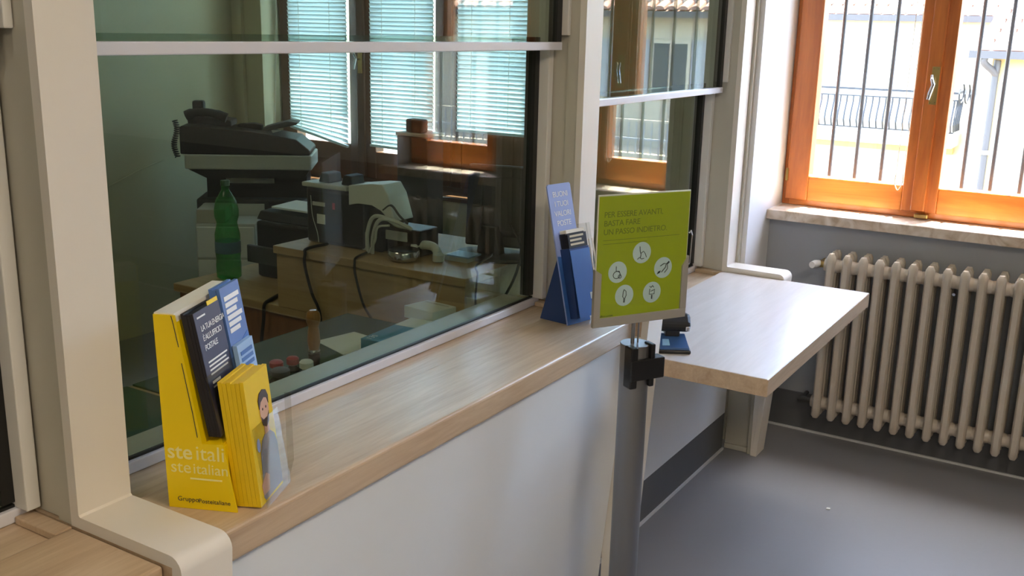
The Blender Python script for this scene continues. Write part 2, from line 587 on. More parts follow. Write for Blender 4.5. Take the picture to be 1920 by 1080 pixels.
# ------------------------------------------------------------------ wooden windows
def wooden_window(name, label, x0, x1, z0, z1, panes, gz0s, handle_x=None, mv=M_pine, mh=M_pine_h):
    """casement window: frame, sashes (stiles, rails, pane), handle"""
    root = sroot(name, ((x0 + x1) / 2, YG, z0), label)
    d0, d1 = YG - 0.035, YG + 0.035
    f = MB()
    f.box(x0, x0 + 0.03, d0 + 0.01, d1, z0, z1, 0.003)
    f.box(x1 - 0.03, x1, d0 + 0.01, d1, z0, z1, 0.003)
    f.build('frame_jamb', mv, root)
    f = MB()
    f.box(x0 + 0.03, x1 - 0.03, d0 + 0.004, d1, z0, z0 + 0.03, 0.003)
    f.box(x0 + 0.03, x1 - 0.03, d0 + 0.004, d1, z1 - 0.03, z1, 0.003)
    f.build('frame_rail', mh, root)
    gz1 = z1 - 0.12
    edges = []
    for i, (a, c) in enumerate(panes):
        gz0 = gz0s[i]
        l = x0 + 0.018 if i == 0 else (panes[i - 1][1] + a) / 2 + 0.001
        r = x1 - 0.018 if i == len(panes) - 1 else (c + panes[i + 1][0]) / 2 - 0.001
        edges.append((l, r))
        s = MB()
        s.box(l, a, d0 - 0.012, d1 - 0.012, z0 + 0.024, z1 - 0.02, 0.004)
        s.box(c, r, d0 - 0.012, d1 - 0.012, z0 + 0.024, z1 - 0.02, 0.004)
        so = s.build('sash', mv, root)
        s = MB()
        s.box(a, c, d0 - 0.010, d1 - 0.014, z0 + 0.024, gz0, 0.004)
        s.box(a, c, d0 - 0.010, d1 - 0.014, gz1, z1 - 0.02, 0.004)
        s.build('sash_rail', mh, so)
        MB().box(a - 0.006, c + 0.006, YG, YG + 0.004, gz0 - 0.006, gz1 + 0.006).build('pane', M_pane2, so)
    # raised cover strip over the joint of the first two sashes, and the handle on it
    for i in range(len(panes) - 1):
        xm = edges[i][1]
        MB().box(xm - 0.026, xm + 0.026, d0 - 0.026, d0 - 0.012, z0 + 0.03, z1 - 0.03, 0.004).build('cover_strip', mv, root)
    if handle_x is not None:
        hp = MB().box(handle_x - 0.014, handle_x + 0.014, d0 - 0.030, d0 - 0.026, 1.355, 1.495, 0.001).build('handle_plate', M_brass, root)
        hb = MB()
        hb.tube([(handle_x, d0 - 0.028, 1.425), (handle_x, d0 - 0.058, 1.425)], 0.006)
        hb.tube([(handle_x, d0 - 0.058, 1.43), (handle_x - 0.006, d0 - 0.064, 1.45), (handle_x - 0.008, d0 - 0.060, 1.465)], [0.007, 0.006, 0.004])
        hb.tube([(handle_x, d0 - 0.058, 1.43), (handle_x - 0.008, d0 - 0.062, 1.40), (handle_x - 0.012, d0 - 0.062, 1.375)], [0.007, 0.008, 0.006])
        hb.build('handle', M_chrome, hp, True)
        sc = MB()
        for zz in (1.363, 1.487):
            for xx in (-0.008, 0.008):
                sc.lathe([(0.0025, 0), (0.0025, 0.001)], (handle_x + xx, d0 - 0.031, zz), 6)
        sc.build('screws', M_black, hp)
    # hinge
    MB().tube([(x0 + 0.02, d0 - 0.016, z0 + 0.10), (x0 + 0.02, d0 - 0.016, z0 + 0.15)], 0.006).build('hinge', M_brass, root, True)
    return root, edges


P1 = [(-1.142, -0.773), (-0.642, -0.273), (-0.118, 0.25)]
win1, ed1 = wooden_window('window_1', 'orange varnished wooden casement window with iron bars outside', -1.2495, 0.3595, 0.9165, ZT, P1, (1.04, 1.04, 1.04), -0.70)
P2 = [(-3.955, -3.575), (-3.405, -3.025), (-2.86, -2.475)]
win2, ed2 = wooden_window('window_2', 'wooden office window in shade-darkened pine, covered by venetian blinds', -4.0795, -2.3605, 0.7905, ZT, P2, (0.985, 0.955, 1.10), -3.49, M_pine_shade, M_pine_shade)
# bottom latch block where the two sashes meet
MB().box(-0.715, -0.665, YG - 0.075, YG - 0.045, 0.922, 0.938, 0.003).build('bottom_latch', M_brass, win1)

# iron bars outside the public window
gr = thing('window_grille', (-0.45, 4.27, 0.94), 'row of vertical grey iron bars outside the orange window', 'window grille')
xb = -1.19
k = 0
while xb < 0.36:
    MB().tube([(xb, 4.265, 0.93), (xb, 4.265, ZT)], 0.0075, 8).build('bar', M_ironbar, gr, True)
    xb += 0.102
MB().box(-1.24, 0.35, 4.253, 4.277, 0.918, 0.93).build('bottom_flat', M_ironbar, gr)

# cord of a rolled-up blind hanging before the first pane
cord = thing('pull_cord', (-0.80, 4.14, 1.02), 'thin white looped cord hanging before the first pane of the orange window', 'cord')
for dx in (0.0, 0.022):
    MB().tube(arc_path([(-0.795 + dx, 4.138, 2.25), (-0.795 + dx * 1.1, 4.138, 1.6), (-0.80 + dx * 1.2, 4.138, 1.08)], 4), 0.0012, 5).build('strand', M_cord, cord)
MB().tube(arc_path([(-0.80, 4.138, 1.08), (-0.802, 4.138, 1.05), (-0.788, 4.136, 1.022), (-0.774, 4.138, 1.05), (-0.7736, 4.138, 1.08)], 6), 0.0022, 6).build('loop', M_cord, cord)

# ------------------------------------------------------------------ office blinds
def blind(px0, px1, zb, skew, label):
    y = YG - 0.085
    root = thing('venetian_blind', ((px0 + px1) / 2, y, zb), label, 'blind', 'venetian blinds of the office window')
    w = px1 - px0
    m = MB()
    ang = math.radians(-62)
    pts = []
    for t in (-1, -0.33, 0.33, 1):
        r = 0.0125 * t
        pts.append((r * math.cos(ang), r * math.sin(ang) + 0.0016 * (1 - t * t)))
    up_ = [m.bm.verts.new((-w / 2, p[0], p[1])) for p in pts]
    dn_ = [m.bm.verts.new((w / 2, p[0], p[1])) for p in pts]
    for i in range(3):
        m.bm.faces.new([up_[i], up_[i + 1], dn_[i + 1], dn_[i]])
    me = m.mesh('slat', M_slat)
    z = zb + 0.02
    i = 0
    while z < 1.98:
        o = link('slat', me, root)
        tilt = skew * max(0.0, 1 - i / 5.0)
        o.matrix_basis = Matrix.Translation(((px0 + px1) / 2, y, z)) @ Matrix.Rotation(tilt, 4, 'Y')
        z += 0.0208
        i += 1
    rb = MB().box(-w / 2, w / 2, -0.010, 0.010, -0.006, 0.006, 0.002).build('bottom_rail', M_slat, root)
    rb.matrix_basis = Matrix.Translation(((px0 + px1) / 2, y, zb + 0.003)) @ Matrix.Rotation(skew * 1.3, 4, 'Y')
    MB().box(px0, px1, y - 0.014, y + 0.014, 1.98, 2.01).build('head_rail', M_slat, root)
    for fx in (0.22, 0.74):
        MB().tube([(px0 + w * fx, y - 0.013, zb + 0.02), (px0 + w * fx, y - 0.013, 1.98)], 0.0012, 5).build('ladder_cord', M_cord, root)
    return root


blind(-3.965, -3.557, 1.010, 0.15, 'slightly crooked white venetian blind nearest the office corner')
blind(-3.405, -3.006, 0.985, 0.02, 'white venetian blind in the middle pane behind the cheque printer')
blind(-2.865, -2.458, 1.105, 0.0, 'white venetian blind nearest the dark monitor')
wand = MB().tube([(-3.985, 4.07, 1.95), (-4.03, 4.06, 0.98)], 0.0018, 5).build('pull_cord', M_cord)
tag(wand, 'thin slack pull cord beside the crooked blind', 'cord')

# ------------------------------------------------------------------ partition: pillars with counter brackets
use_units(DRAWING)
PY = [(0.795, 0.883), (2.265, 2.353), (3.405, 3.493)]
XF = -1.195         # front face of the pillars
XO = -0.985         # outer face of the brackets
ZTOP = [0.90, 0.90, 0.775]


def pillar(y0, y1, ztop, label):
    root = thing('partition_pillar', (XF - 0.05, (y0 + y1) / 2, FLOOR_D), label, 'pillar', 'white pillars of the glass partition')
    t = 0.018
    # white front board that turns over the counter and runs down its front as one bent sheet
    r = 0.022
    out = [(XF, 2.6), (XF, ztop + t + 0.003), (XF + 0.003, ztop + t)]
    for k in range(6):
        a = PI / 2 - PI / 2 * k / 5
        out.append((XO - r + r * math.cos(a), ztop + t - r + r * math.sin(a)))
    out.append((XO - 0.045, FLOOR_D))
    inn = [(XO - 0.045 - t, FLOOR_D), (XO - t, ztop + 0.0005), (XF - t, ztop + 0.0005), (XF - t, 2.6)]
    m = MB().prism([(x, y0, z) for x, z in out + inn], (0, y1 - y0, 0))
    m.build('front_board', M_white, root, True)
    m = MB().box(-1.362, XF - t - 0.001, y0 + 0.006, y1 - 0.006, ztop + 0.0005, 2.59, 0.002)
    m.build('post_core', M_side, root)
    MB().prism([(XO - 0.0455 - t, y0 + 0.001, FLOOR_D), (XO - t - 0.0035, y0 + 0.001, ztop - 0.0505), (-1.085, y0 + 0.001, ztop - 0.0505), (-1.085, y0 + 0.001, FLOOR_D)] if ztop > 0.8 else
               [(XO - 0.0455 - t, y0 + 0.001, FLOOR_D), (XO - t - 0.0035, y0 + 0.001, ztop - 0.0505), (-1.053, y0 + 0.001, ztop - 0.0505), (-1.053, y0 + 0.001, FLOOR_D)],
               (0, y1 - y0 - 0.002, 0)).build('leg_core', M_white, root)
    for s, yy in ((-1, y0 + 0.006), (1, y1 - 0.006)):
        ya, yb = (yy - 0.004, yy) if s < 0 else (yy, yy + 0.004)
        MB().box(-1.245, XF - t - 0.001, ya, yb, ztop, 2.6).build('edge_profile', M_side, root)
    return root


pillar(*PY[0], ZTOP[0], 'wide white pillar beside the yellow leaflet dispenser')
pillar(*PY[1], ZTOP[1], 'white pillar behind the blue display and the lime sign')
pillar(*PY[2], ZTOP[2], 'white pillar nearest the orange window')


# ------------------------------------------------------------------ sliding glass screens
def screen(y0, y1, zbase, ztr, label):
    root = thing('glass_screen', (-1.32, (y0 + y1) / 2, zbase), label, 'glass screen', 'sliding glass screens of the counter')
    MB().box(-1.3205, -1.306, y0, y1, zbase + 0.0008, zbase + 0.021, 0.002).build('bottom_rail', M_rail, root)
    MB().box(-1.3210, -1.3140, y0 + 0.022, y1 - 0.022, zbase + 0.0212, zbase + 0.0255).build('gasket', M_gasket, root)
    MB().box(-1.402, -1.3290, y0 + 0.022, y1 - 0.022, zbase + 0.0008, zbase + 0.018, 0.002).build('inner_rail', M_side, root)
    MB().box(-1.328, -1.322, y0 + 0.022, y1 - 0.022, zbase + 0.002, ztr + 0.03).build('lower_glass', M_pane, root)
    MB().box(-1.268, -1.262, y0 + 0.030, y1 - 0.030, ztr + 0.019, 2.45).build('upper_glass', M_pane, root)
    MB().box(-1.283, -1.252, y0 + 0.016, y1 - 0.016, ztr, ztr + 0.0195, 0.002).build('transom', M_rail, root)
    for s, ya, yb in ((-1, y0, y0 + 0.022), (1, y1 - 0.022, y1)):
        MB().box(-1.352, -1.284, ya, yb, zbase + 0.021, 2.59, 0.002).build('stile', M_alu_w, root)
        ga, gb = (yb, yb + 0.020) if s < 0 else (ya - 0.020, ya)
        MB().box(-1.340, -1.312, ga, gb, zbase + 0.030, ztr + 0.03).build('side_gasket', M_gasket, root)
        ga, gb = (ya + 0.0145, yb + 0.016) if s < 0 else (ya - 0.016, yb - 0.0145)
        MB().box(-1.280, -1.256, ga, gb, ztr + 0.0197, 2.45).build('upper_channel', M_gasket, root)
        ca, cb = (ya + 0.0005, ya + 0.014) if s < 0 else (yb - 0.014, yb - 0.0005)
        MB().box(-1.283, -1.238, ca, cb, ztr + 0.036, 2.55, 0.002).build('track_cover', M_alu_w, root)
    MB().box(-1.36, -1.24, y0, y1, 2.452, 2.59).build('head_rail', M_alu_w, root)
    return root


E_ = 0.007
screen(-0.60, PY[0][0] + 0.0015, 0.888, 1.549, 'sliding glass screen cut off by the left picture edge')
screen(PY[0][1] - 0.0015, PY[1][0] + 0.0015, 0.888, 1.549, 'large sliding glass screen between the yellow dispenser and the blue display')
screen(PY[1][1] - 0.0015, PY[2][0] + 0.0015, 0.763, 1.400, 'glass screen behind the lime sign reflecting the street')
hd = MB().box(-1.37, -1.18, -2.4, 3.494, 2.5905, (ZC - DATUM) / UNIT - 0.001).build('trim_3', M_white)
struct(hd, 'white header above the glass partition')


# ------------------------------------------------------------------ counters
def counter(y0, y1, z, xfront, t, label, tray, top=None):
    """oak worktop with a sunk pass tray along the glass"""
    ty0, ty1 = tray
    root = thing('service_counter', (-1.2, (y0 + y1) / 2, z - t), label, 'counter', 'oak worktops of the service counter')
    MB().box(-1.21, xfront, y0, y1, z - t, z, 0.006 if top is None else 0.001, 3).build('worktop', top or M_oak, root)
    if top is not None:      # oak edging around the top that carries the painted sheen
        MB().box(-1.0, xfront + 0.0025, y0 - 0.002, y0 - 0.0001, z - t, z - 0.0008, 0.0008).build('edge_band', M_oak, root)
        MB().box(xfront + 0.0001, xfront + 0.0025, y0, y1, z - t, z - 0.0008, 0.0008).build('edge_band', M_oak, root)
    MB().box(-1.372, -1.2101, y0, y1, z - t, z - 0.012).build('tray_floor', M_oak, root)
    for a, c in ((y0, ty0), (ty1, y1)):
        MB().box(-1.304, -1.2101, a, c, z - 0.012, z, 0.002).build('tray_end', M_oak, root)
    return root


counter(-0.60, 0.794, 0.90, -1.018, 0.052, 'oak counter end at the bottom left corner', (-0.45, 0.766))
counter(0.884, 2.264, 0.90, -1.018, 0.052, 'light oak counter carrying the yellow dispenser and the blue display', (0.905, 2.24))
counter(2.354, 3.404, 0.775, -0.70, 0.046, 'deep shelf with oak edges, window sheen coloured into its top, reaching out towards the radiator', (2.38, 3.38), M_oak_sheen)
# the worktop strips under the pillars
for (y0, y1), z in zip(PY, ZTOP):
    tag(MB().box(-1.372, XO - 0.0185, y0 + 0.0012, y1 - 0.0012, z - 0.05, z - 0.0002).build('worktop_filler', M_oak),
        {0.795: 'oak strip under the white bracket by the yellow dispenser', 2.265: 'oak strip under the bracket behind the lime sign',
         3.405: 'oak strip under the bracket by the orange window'}[y0], 'counter')


def front_panel(y0, y1, xt, xb_, zt, zb, label):
    root = thing('counter_front_panel', (xb_, (y0 + y1) / 2, FLOOR_D), label, 'counter panel')
    m = MB().prism([(xt, y0, zt), (xt - 0.018, y0, zt), (xb_ - 0.018, y0, zb), (xb_, y0, zb)], (0, y1 - y0, 0))
    m.build('panel', M_whiteb, root)
    MB().box(-1.21, -1.159, y0, y1, FLOOR_D, 0.2505).build('plinth', M_vinyl_d, root)
    MB().box(-1.159, -1.152, y0, y1, FLOOR_D, FLOOR_D + 0.008).build('sealing_bead', M_bead, root)
    return root


front_panel(-0.60, 0.794, -1.032, -1.09, 0.8475, 0.150, 'white counter front below the oak end at the bottom left')
front_panel(0.884, 2.262, -1.032, -1.09, 0.8475, 0.150, 'white counter front below the yellow dispenser')
front_panel(2.355, 3.400, -1.154, -1.158, 0.7285, 0.2510, 'set back white panel in the shade under the oak shelf')
# inner leg of the far bracket
lg = thing('support_leg', (-1.11, 3.45, FLOOR_D), 'grey metal support leg under the far end of the oak shelf', 'leg')
MB().box(-1.158, -1.070, 3.425, 3.485, FLOOR_D + 0.02, 0.724, 0.002).build('leg_panel', M_side, lg)
MB().box(-1.068, -1.054, 3.412, 3.485, FLOOR_D, 0.724, 0.002).build('leg_channel', M_side, lg)
MB().box(-1.158, -1.070, 3.420, 3.485, FLOOR_D, FLOOR_D + 0.019, 0.002).build('foot', M_side, lg)

# ------------------------------------------------------------------ radiator
use_units(METRES)
rad = thing('radiator', (-0.5, 3.95, 0.0), 'cream cast iron column radiator below the marble sill', 'radiator')
m = MB()
hw = 0.0165
prof = [(0.110, 0.6), (0.122, 1.0), (0.150, 1.0), (0.740, 1.0), (0.768, 1.0), (0.783, 0.55)]
for (yc, dy) in ((3.918, 0.022), (3.966, 0.016), (4.006, 0.013)):
    n = 10
    rings = []
    for z, s in prof:
        rings.append([m.bm.verts.new((s * hw * math.copysign(abs(math.cos(a)) ** 0.6, math.cos(a)), yc + s * dy * math.copysign(abs(math.sin(a)) ** 0.8, math.sin(a)), z))
                      for a in [2 * PI * k / n for k in range(n)]])
    for a, c in zip(rings, rings[1:]):
        for k in range(n):
            m.bm.faces.new([a[k], a[(k + 1) % n], c[(k + 1) % n], c[k]])
    m.bm.faces.new(rings[0][::-1])
    m.bm.faces.new(rings[-1])
for zc in (0.165, 0.730):
    m.box(-0.011, 0.011, 3.925, 4.005, zc - 0.028, zc + 0.028, 0.006)
    m.tube([(-0.0301, 3.950, zc), (-0.018, 3.950, zc), (0.018, 3.950, zc), (0.0301, 3.950, zc)], [0.024, 0.027, 0.027, 0.024], 12)
col_me = m.mesh('column', M_iron, True)
for i in range(21):
    o = link('column', col_me, rad)
    o.matrix_basis = Matrix.Translation((-0.9585 + 0.0602 * i, 0, 0))
vb = MB().tube([(-0.99, 3.95, 0.730), (-1.012, 3.95, 0.730), (-1.03, 3.95, 0.730)], [0.012, 0.014, 0.010], 10)
vb.tube([(-1.012, 3.95, 0.73), (-1.012, 4.034, 0.73)], 0.009, 8)
vo = vb.build('valve', M_brass, rad, True)
MB().tube([(-1.012, 3.95, 0.732), (-1.020, 3.928, 0.732), (-1.027, 3.902, 0.732)], [0.013, 0.016, 0.013], 12).build('valve_knob', M_valve, vo, True)
vb = MB().tube([(-0.99, 3.95, 0.165), (-1.03, 3.95, 0.165), (-1.045, 3.95, 0.160)], [0.010, 0.013, 0.008], 10)
vb.tube([(-1.03, 3.95, 0.165), (-1.03, 4.034, 0.165)], 0.009, 8)
vb.build('return_valve', M_dgrey, rad, True)
MB().tube([(-0.51, 3.95, 0.69), (-0.51, 3.93, 0.688)], 0.006, 8).build('bleed_screw', M_chrome, rad, True)
MB().box(-0.9, -0.88, 4.0, 4.034, 0.15, 0.18).build('wall_bracket', M_iron, rad)
MB().box(-0.1, -0.08, 4.0, 4.034, 0.15, 0.18).build('wall_bracket', M_iron, rad)

tag(MB().prism([(-0.750, 3.345, 0.001), (-0.736, 3.347, 0.001), (-0.738, 3.358, 0.001), (-0.748, 3.356, 0.001)], (0, 0, 0.003)).build('paper_scrap', M_paper), 'tiny white paper scrap lying on the grey floor', 'paper scrap')
# ------------------------------------------------------------------ yellow leaflet dispenser on the counter
use_units(DRAWING)
A0 = V((-1.147, 0.912, 0.9005))
AV = V((0.918, 0.395, 0)).normalized()
BV = V((-AV.y, AV.x, 0))
ZV = V((0, 0, 1))


def Q(a, bb, z):
    return A0 + AV * a + BV * bb + ZV * z


dsp = thing('leaflet_dispenser', A0 + AV * 0.05 + BV * 0.12, 'tall yellow cardboard leaflet dispenser beside the wide white pillar', 'leaflet dispenser')
side = [(0.0, 0.0), (0.106, 0.0), (0.089, 0.106), (0.057, 0.104), (0.026, 0.296), (-0.006, 0.296)]
side_far = [(0.0, 0.0), (0.055, 0.0), (0.060, 0.100), (0.057, 0.104), (0.026, 0.296), (-0.006, 0.296)]
for b0, sd in ((0.0, side), (0.195, side_far)):
    MB().prism([Q(a, b0, z) for a, z in sd], BV * 0.003).build('side_panel', M_yellow, dsp)
# dark crease lines where the card is folded
for pts in ([(0.0212, 0.2955), (0.0235, 0.286), (0.030, 0.250)], [(0.033, 0.226), (0.0455, 0.150)], [(0.0455, 0.150), (0.0505, 0.114)]):
    MB().tube([Q(a, -0.0003, z) for a, z in pts], 0.0006, 5).build('fold_crease', M_ink, dsp)
MB().prism([Q(-0.006, 0.003, 0.298), Q(0.024, 0.003, 0.298), Q(0.028, 0.003, 0.27), Q(-0.0055, 0.003, 0.27)], BV * 0.192).build('top_cap', M_cardw, dsp)
MB().prism([Q(-0.0055, 0.003, 0.27), Q(0.000, 0.003, 0.27), Q(0.0055, 0.003, 0.0), Q(0.0, 0.003, 0.0)], BV * 0.192).build('back_board', M_yellow, dsp)
MB().prism([Q(0.024, 0.003, 0.285), Q(0.0265, 0.003, 0.285), Q(0.0585, 0.003, 0.09), Q(0.056, 0.003, 0.09)], BV * 0.192).build('slanted_board', M_yellow, dsp)
MB().prism([Q(0.0595, 0.003, 0.104), Q(0.0860, 0.003, 0.106), Q(0.0860, 0.003, 0.101), Q(0.0595, 0.003, 0.100)], BV * 0.105).build('tier_shelf', M_yellow, dsp)
MB().prism([Q(0.0595, 0.109, 0.104), Q(0.0885, 0.109, 0.106), Q(0.0885, 0.109, 0.104), Q(0.0595, 0.109, 0.102)], BV * 0.085).build('tier_shelf', M_acryl, dsp)
MB().prism([Q(0.0865, 0.003, 0.1005), Q(0.0885, 0.003, 0.1005), Q(0.090, 0.003, 0.0), Q(0.088, 0.003, 0.0)], BV * 0.105).build('front_board', M_yellow, dsp)
# acrylic lips holding the two tiers
up_n = V((0.0, 0.0, 1.0))
MB().prism([Q(0.0655, 0.003, 0.205), Q(0.0665, 0.003, 0.205), Q(0.0885, 0.003, 0.107), Q(0.0875, 0.003, 0.107)], BV * 0.106).build('upper_lip', M_acryl, dsp)
lipf = MB()
lipf.prism([Q(0.127, 0.0165, 0.125), Q(0.128, 0.0165, 0.125), Q(0.1465, 0.0165, 0.003), Q(0.1455, 0.0165, 0.003)], BV * 0.096)
lipf.prism([Q(0.140, 0.1125, 0.150), Q(0.150, 0.1125, 0.150), Q(0.152, 0.1125, 0.04), Q(0.142, 0.1125, 0.0)], BV * 0.0012)
lipf.build('lower_lip', M_acryl, dsp)
# printing on the near side
sz = (AV + ZV * 0.02)
lettering('ste', Q(0.002, -0.0004, 0.079), AV, ZV, 0.033, M_fadeink, dsp, 'logo_lettering', bold=0.0004)
lettering('itali', Q(0.0455, -0.0004, 0.079), AV, ZV, 0.0325, M_fadeink, dsp, 'logo_lettering')
lettering('ste', Q(0.006, -0.0004, 0.057), AV, ZV, 0.027, M_fadeink, dsp, 'logo_lettering')
lettering('italian', Q(0.0405, -0.0004, 0.057), AV, ZV, 0.0235, M_fadeink, dsp, 'logo_lettering')
strip('logo_line', Q(0, -0.0004, 0), AV, ZV, 0.036, 0.085, 0.0475, 0.050, M_fadeink, dsp)
lettering('Gruppo', Q(0.014, -0.0004, 0.0115), AV, ZV, 0.0105, M_ink, dsp, 'imprint')
lettering('Posteitaliane', Q(0.0465, -0.0004, 0.0105), AV, ZV, 0.0098, M_ink, dsp, 'imprint')


def booklets(n, a_top, z_top, a_bot, z_bot, b0, b1, total, name, front_mat, label_front, label_rest, group, cat='leaflet'):
    """n booklets side by side; a_* are the front face of the front one, lying back by total thickness"""
    outs = []
    dn = V((a_bot - a_top, z_bot - z_top)).normalized()
    nx = V((-dn.y, dn.x))          # points to the front
    if nx.x < 0:
        nx = -nx
    t = total / n
    for i in range(n):
        off = -t * i
        zz = 0.0 if i == 0 else random.uniform(-0.0035, 0.001)
        p = []
        for (a, z), d in (((a_top, z_top + zz), 0), ((a_top, z_top + zz), 1), ((a_bot, z_bot), 1), ((a_bot, z_bot), 0)):
            o2 = off - d * t * 0.93
            p.append(Q(a + nx.x * o2, b0, z + nx.y * o2 * 0.2))
        o = MB().prism(p, BV * (b1 - b0)).build(name, front_mat)
        tag(o, label_front if i == 0 else label_rest, cat, group)
        outs.append(o)
    return outs


dark = booklets(4, 0.0475, 0.296, 0.0805, 0.112, 0.012, 0.096, 0.019, 'leaflet', M_navyedge,
                'front navy leaflet with white lettering and a blue ring in the dispenser',
                'dark leaflet standing behind the front navy leaflet', 'navy leaflets in the dispenser')
blu = booklets(3, 0.0475, 0.310, 0.0805, 0.112, 0.102, 0.170, 0.018, 'leaflet', M_blue,
               'front blue leaflet with white lettering behind the navy ones',
               'blue leaflet behind the front blue one in the dispenser', 'blue leaflets in the dispenser')
lbl = booklets(1, 0.0715, 0.222, 0.0885, 0.112, 0.102, 0.160, 0.008, 'leaflet', M_skyb,
               'short pale blue leaflet peeping out above the yellow booklets', '', 'blue leaflets in the dispenser')
yel = booklets(6, 0.1165, 0.197, 0.1365, 0.003, 0.0165, 0.104, 0.040, 'booklet', M_yellow2,
               'front yellow booklet with a printed man in a grey shirt',
               'plain yellow booklet stacked behind the one with the printed man', 'yellow booklets in the dispenser', 'booklet')
tab = MB().prism([Q(0.046, 0.060, 0.302), Q(0.047, 0.060, 0.302), Q(0.0505, 0.060, 0.283), Q(0.0495, 0.060, 0.283)], BV * 0.034).build('yellow_tab', M_yellow, dark[0])


def face_frame(a_top, z_top, a_bot, z_bot, b0):
    o = Q(a_top + 0.0004, b0, z_top)
    d = (AV * (a_bot - a_top) + ZV * (z_bot - z_top)).normalized()
    return o, BV, -d


o, u, w = face_frame(0.0475, 0.296, 0.0805, 0.112, 0.012)
strip('printed_cover', o, u, w, 0.0, 0.084, -0.186, 0.0, M_navy, dark[0], 0.0003)
o = o + AV * 0.0005
for i, t in enumerate(('LA TUA ENERGIA', "È ALL'UFFICIO", 'POSTALE')):
    lettering(t, o + u * 0.013 + w * (-0.030 - 0.0145 * i), u, w, 0.0122, M_whiteink, dark[0], 'lettering', spacing=0.80)
for i in range(4):
    strip('text_line', o, u, w, 0.013, 0.076 - 0.006 * (i % 2), -0.078 - 0.006 * i, -0.0755 - 0.006 * i, M_whiteink, dark[0])
strip('text_line', o, u, w, 0.008, 0.034, -0.010, -0.0075, M_whiteink, dark[0])
strip('text_line', o, u, w, 0.012, 0.038, -0.109, -0.105, M_whiteink, dark[0])
strip('text_line', o, u, w, 0.012, 0.030, -0.115, -0.1125, M_whiteink, dark[0])
for r0, r1, mt in ((0.034, 0.030, M_glow), (0.026, 0.023, M_bluem), (0.019, 0.010, M_glow)):
    ring = MB()
    n = 28
    c0 = o + u * 0.058 + w * (-0.150)
    nn = u.cross(w).normalized()
    A_, B_ = [], []
    for k in range(n):
        a = 2 * PI * k / n
        A_.append(ring.bm.verts.new(c0 + (u * math.cos(a) + w * math.sin(a)) * r0 + nn * 0.0003))
        B_.append(ring.bm.verts.new(c0 + (u * math.cos(a) + w * math.sin(a)) * r1 + nn * 0.0003))
    for k in range(n):
        ring.bm.faces.new([A_[k], A_[(k + 1) % n], B_[(k + 1) % n], B_[k]])
    ring.build('ring_print', mt, dark[0])
o, u, w = face_frame(0.0475, 0.310, 0.0805, 0.112, 0.102)
for i in range(6):
    strip('text_line', o, u, w, 0.008, 0.060 - 0.008 * (i % 3), -0.022 - 0.010 * i, -0.015 - 0.010 * i, M_whiteink, blu[0], 0.0005)
flat_poly('printed_picture', o, u, w, [(0.036, -0.092), (0.064, -0.082), (0.064, -0.130), (0.032, -0.138)], M_bluem, blu[0], 0.0005)
flat_poly('printed_picture', o, u, w, [(0.004, -0.090), (0.030, -0.090), (0.027, -0.125), (0.004, -0.130)], M_lilac, blu[0], 0.0005)
o, u, w = face_frame(0.0715, 0.222, 0.0885, 0.112, 0.102)
for i in range(3):
    strip('text_line', o, u, w, 0.008, 0.050, -0.018 - 0.010 * i, -0.012 - 0.010 * i, M_bluem, lbl[0], 0.0005)
# printed man on the front yellow booklet
o, u, w = face_frame(0.1165, 0.197, 0.1365, 0.003, 0.0165)
flat_poly('printed_shirt', o, u, w, [(0.014, -0.186), (0.024, -0.120), (0.034, -0.103), (0.046, -0.097), (0.066, -0.098), (0.080, -0.108), (0.0865, -0.125), (0.0865, -0.190), (0.020, -0.192)], M_shirt, yel[0], 0.0004)
flat_poly('printed_neck', o, u, w, [(0.047, -0.098), (0.065, -0.098), (0.064, -0.080), (0.048, -0.080)], M_skin, yel[0], 0.0005)
flat_poly('printed_face', o, u, w, circ(0.056, -0.063, 0.016, 20, 0.023), M_skin, yel[0], 0.0006)
flat_poly('printed_hair', o, u, w, [(0.039, -0.056), (0.038, -0.042), (0.045, -0.033), (0.057, -0.030), (0.069, -0.034), (0.075, -0.045), (0.073, -0.057), (0.069, -0.047), (0.058, -0.043), (0.046, -0.047)], M_hair, yel[0], 0.0008)
flat_poly('printed_beard', o, u, w, [(0.041, -0.068), (0.045, -0.083), (0.056, -0.089), (0.067, -0.083), (0.071, -0.068), (0.063, -0.075), (0.049, -0.075)], M_hair, yel[0], 0.0008)
for ex in (0.050, 0.062):
    flat_poly('printed_eye', o, u, w, circ(ex, -0.059, 0.0022, 8), M_hair, yel[0], 0.0008)
flat_poly('printed_tag', o, u, w, circ(0.020, -0.105, 0.006, 10, 0.011), M_lilac, yel[0], 0.0006)
flat_poly('printed_hand', o, u, w, [(0.012, -0.165), (0.030, -0.152), (0.042, -0.160), (0.036, -0.182), (0.014, -0.182)], M_skin, yel[0], 0.0008)

# ------------------------------------------------------------------ blue display board on the counter
BL, BR = V((-1.124, 2.096, 0.9005)), V((-1.106, 2.178, 0.9005))
TL = V((-1.209, 2.100, 1.235))
uu = (BR - BL).normalized()
ww_ = (TL - BL)
ww_ = (ww_ - uu * ww_.dot(uu))
H_ = ww_.length
ww_.normalize()
nn = uu.cross(ww_)
Wd = (BR - BL).length
bd = thing('display_board', (BL + BR) / 2, 'leaning lilac blue cardboard display beside the middle pillar', 'display stand')


def S(a, bb, c=0.0):
    return BL + uu * a + ww_ * bb + nn * c


MB().prism([S(0, 0), S(Wd, 0), S(Wd, H_ - 0.004), S(Wd - 0.004, H_), S(0.004, H_), S(0, H_ - 0.004)], -nn * 0.004).build('board', M_lilac, bd)
MB().prism([S(0.0, 0.0, 0.0002), S(Wd, 0.0, 0.0002), S(Wd, 0.155, 0.0002), S(0.0, 0.17, 0.0002)], nn * 0.0006).build('lower_print', M_bluem, bd)
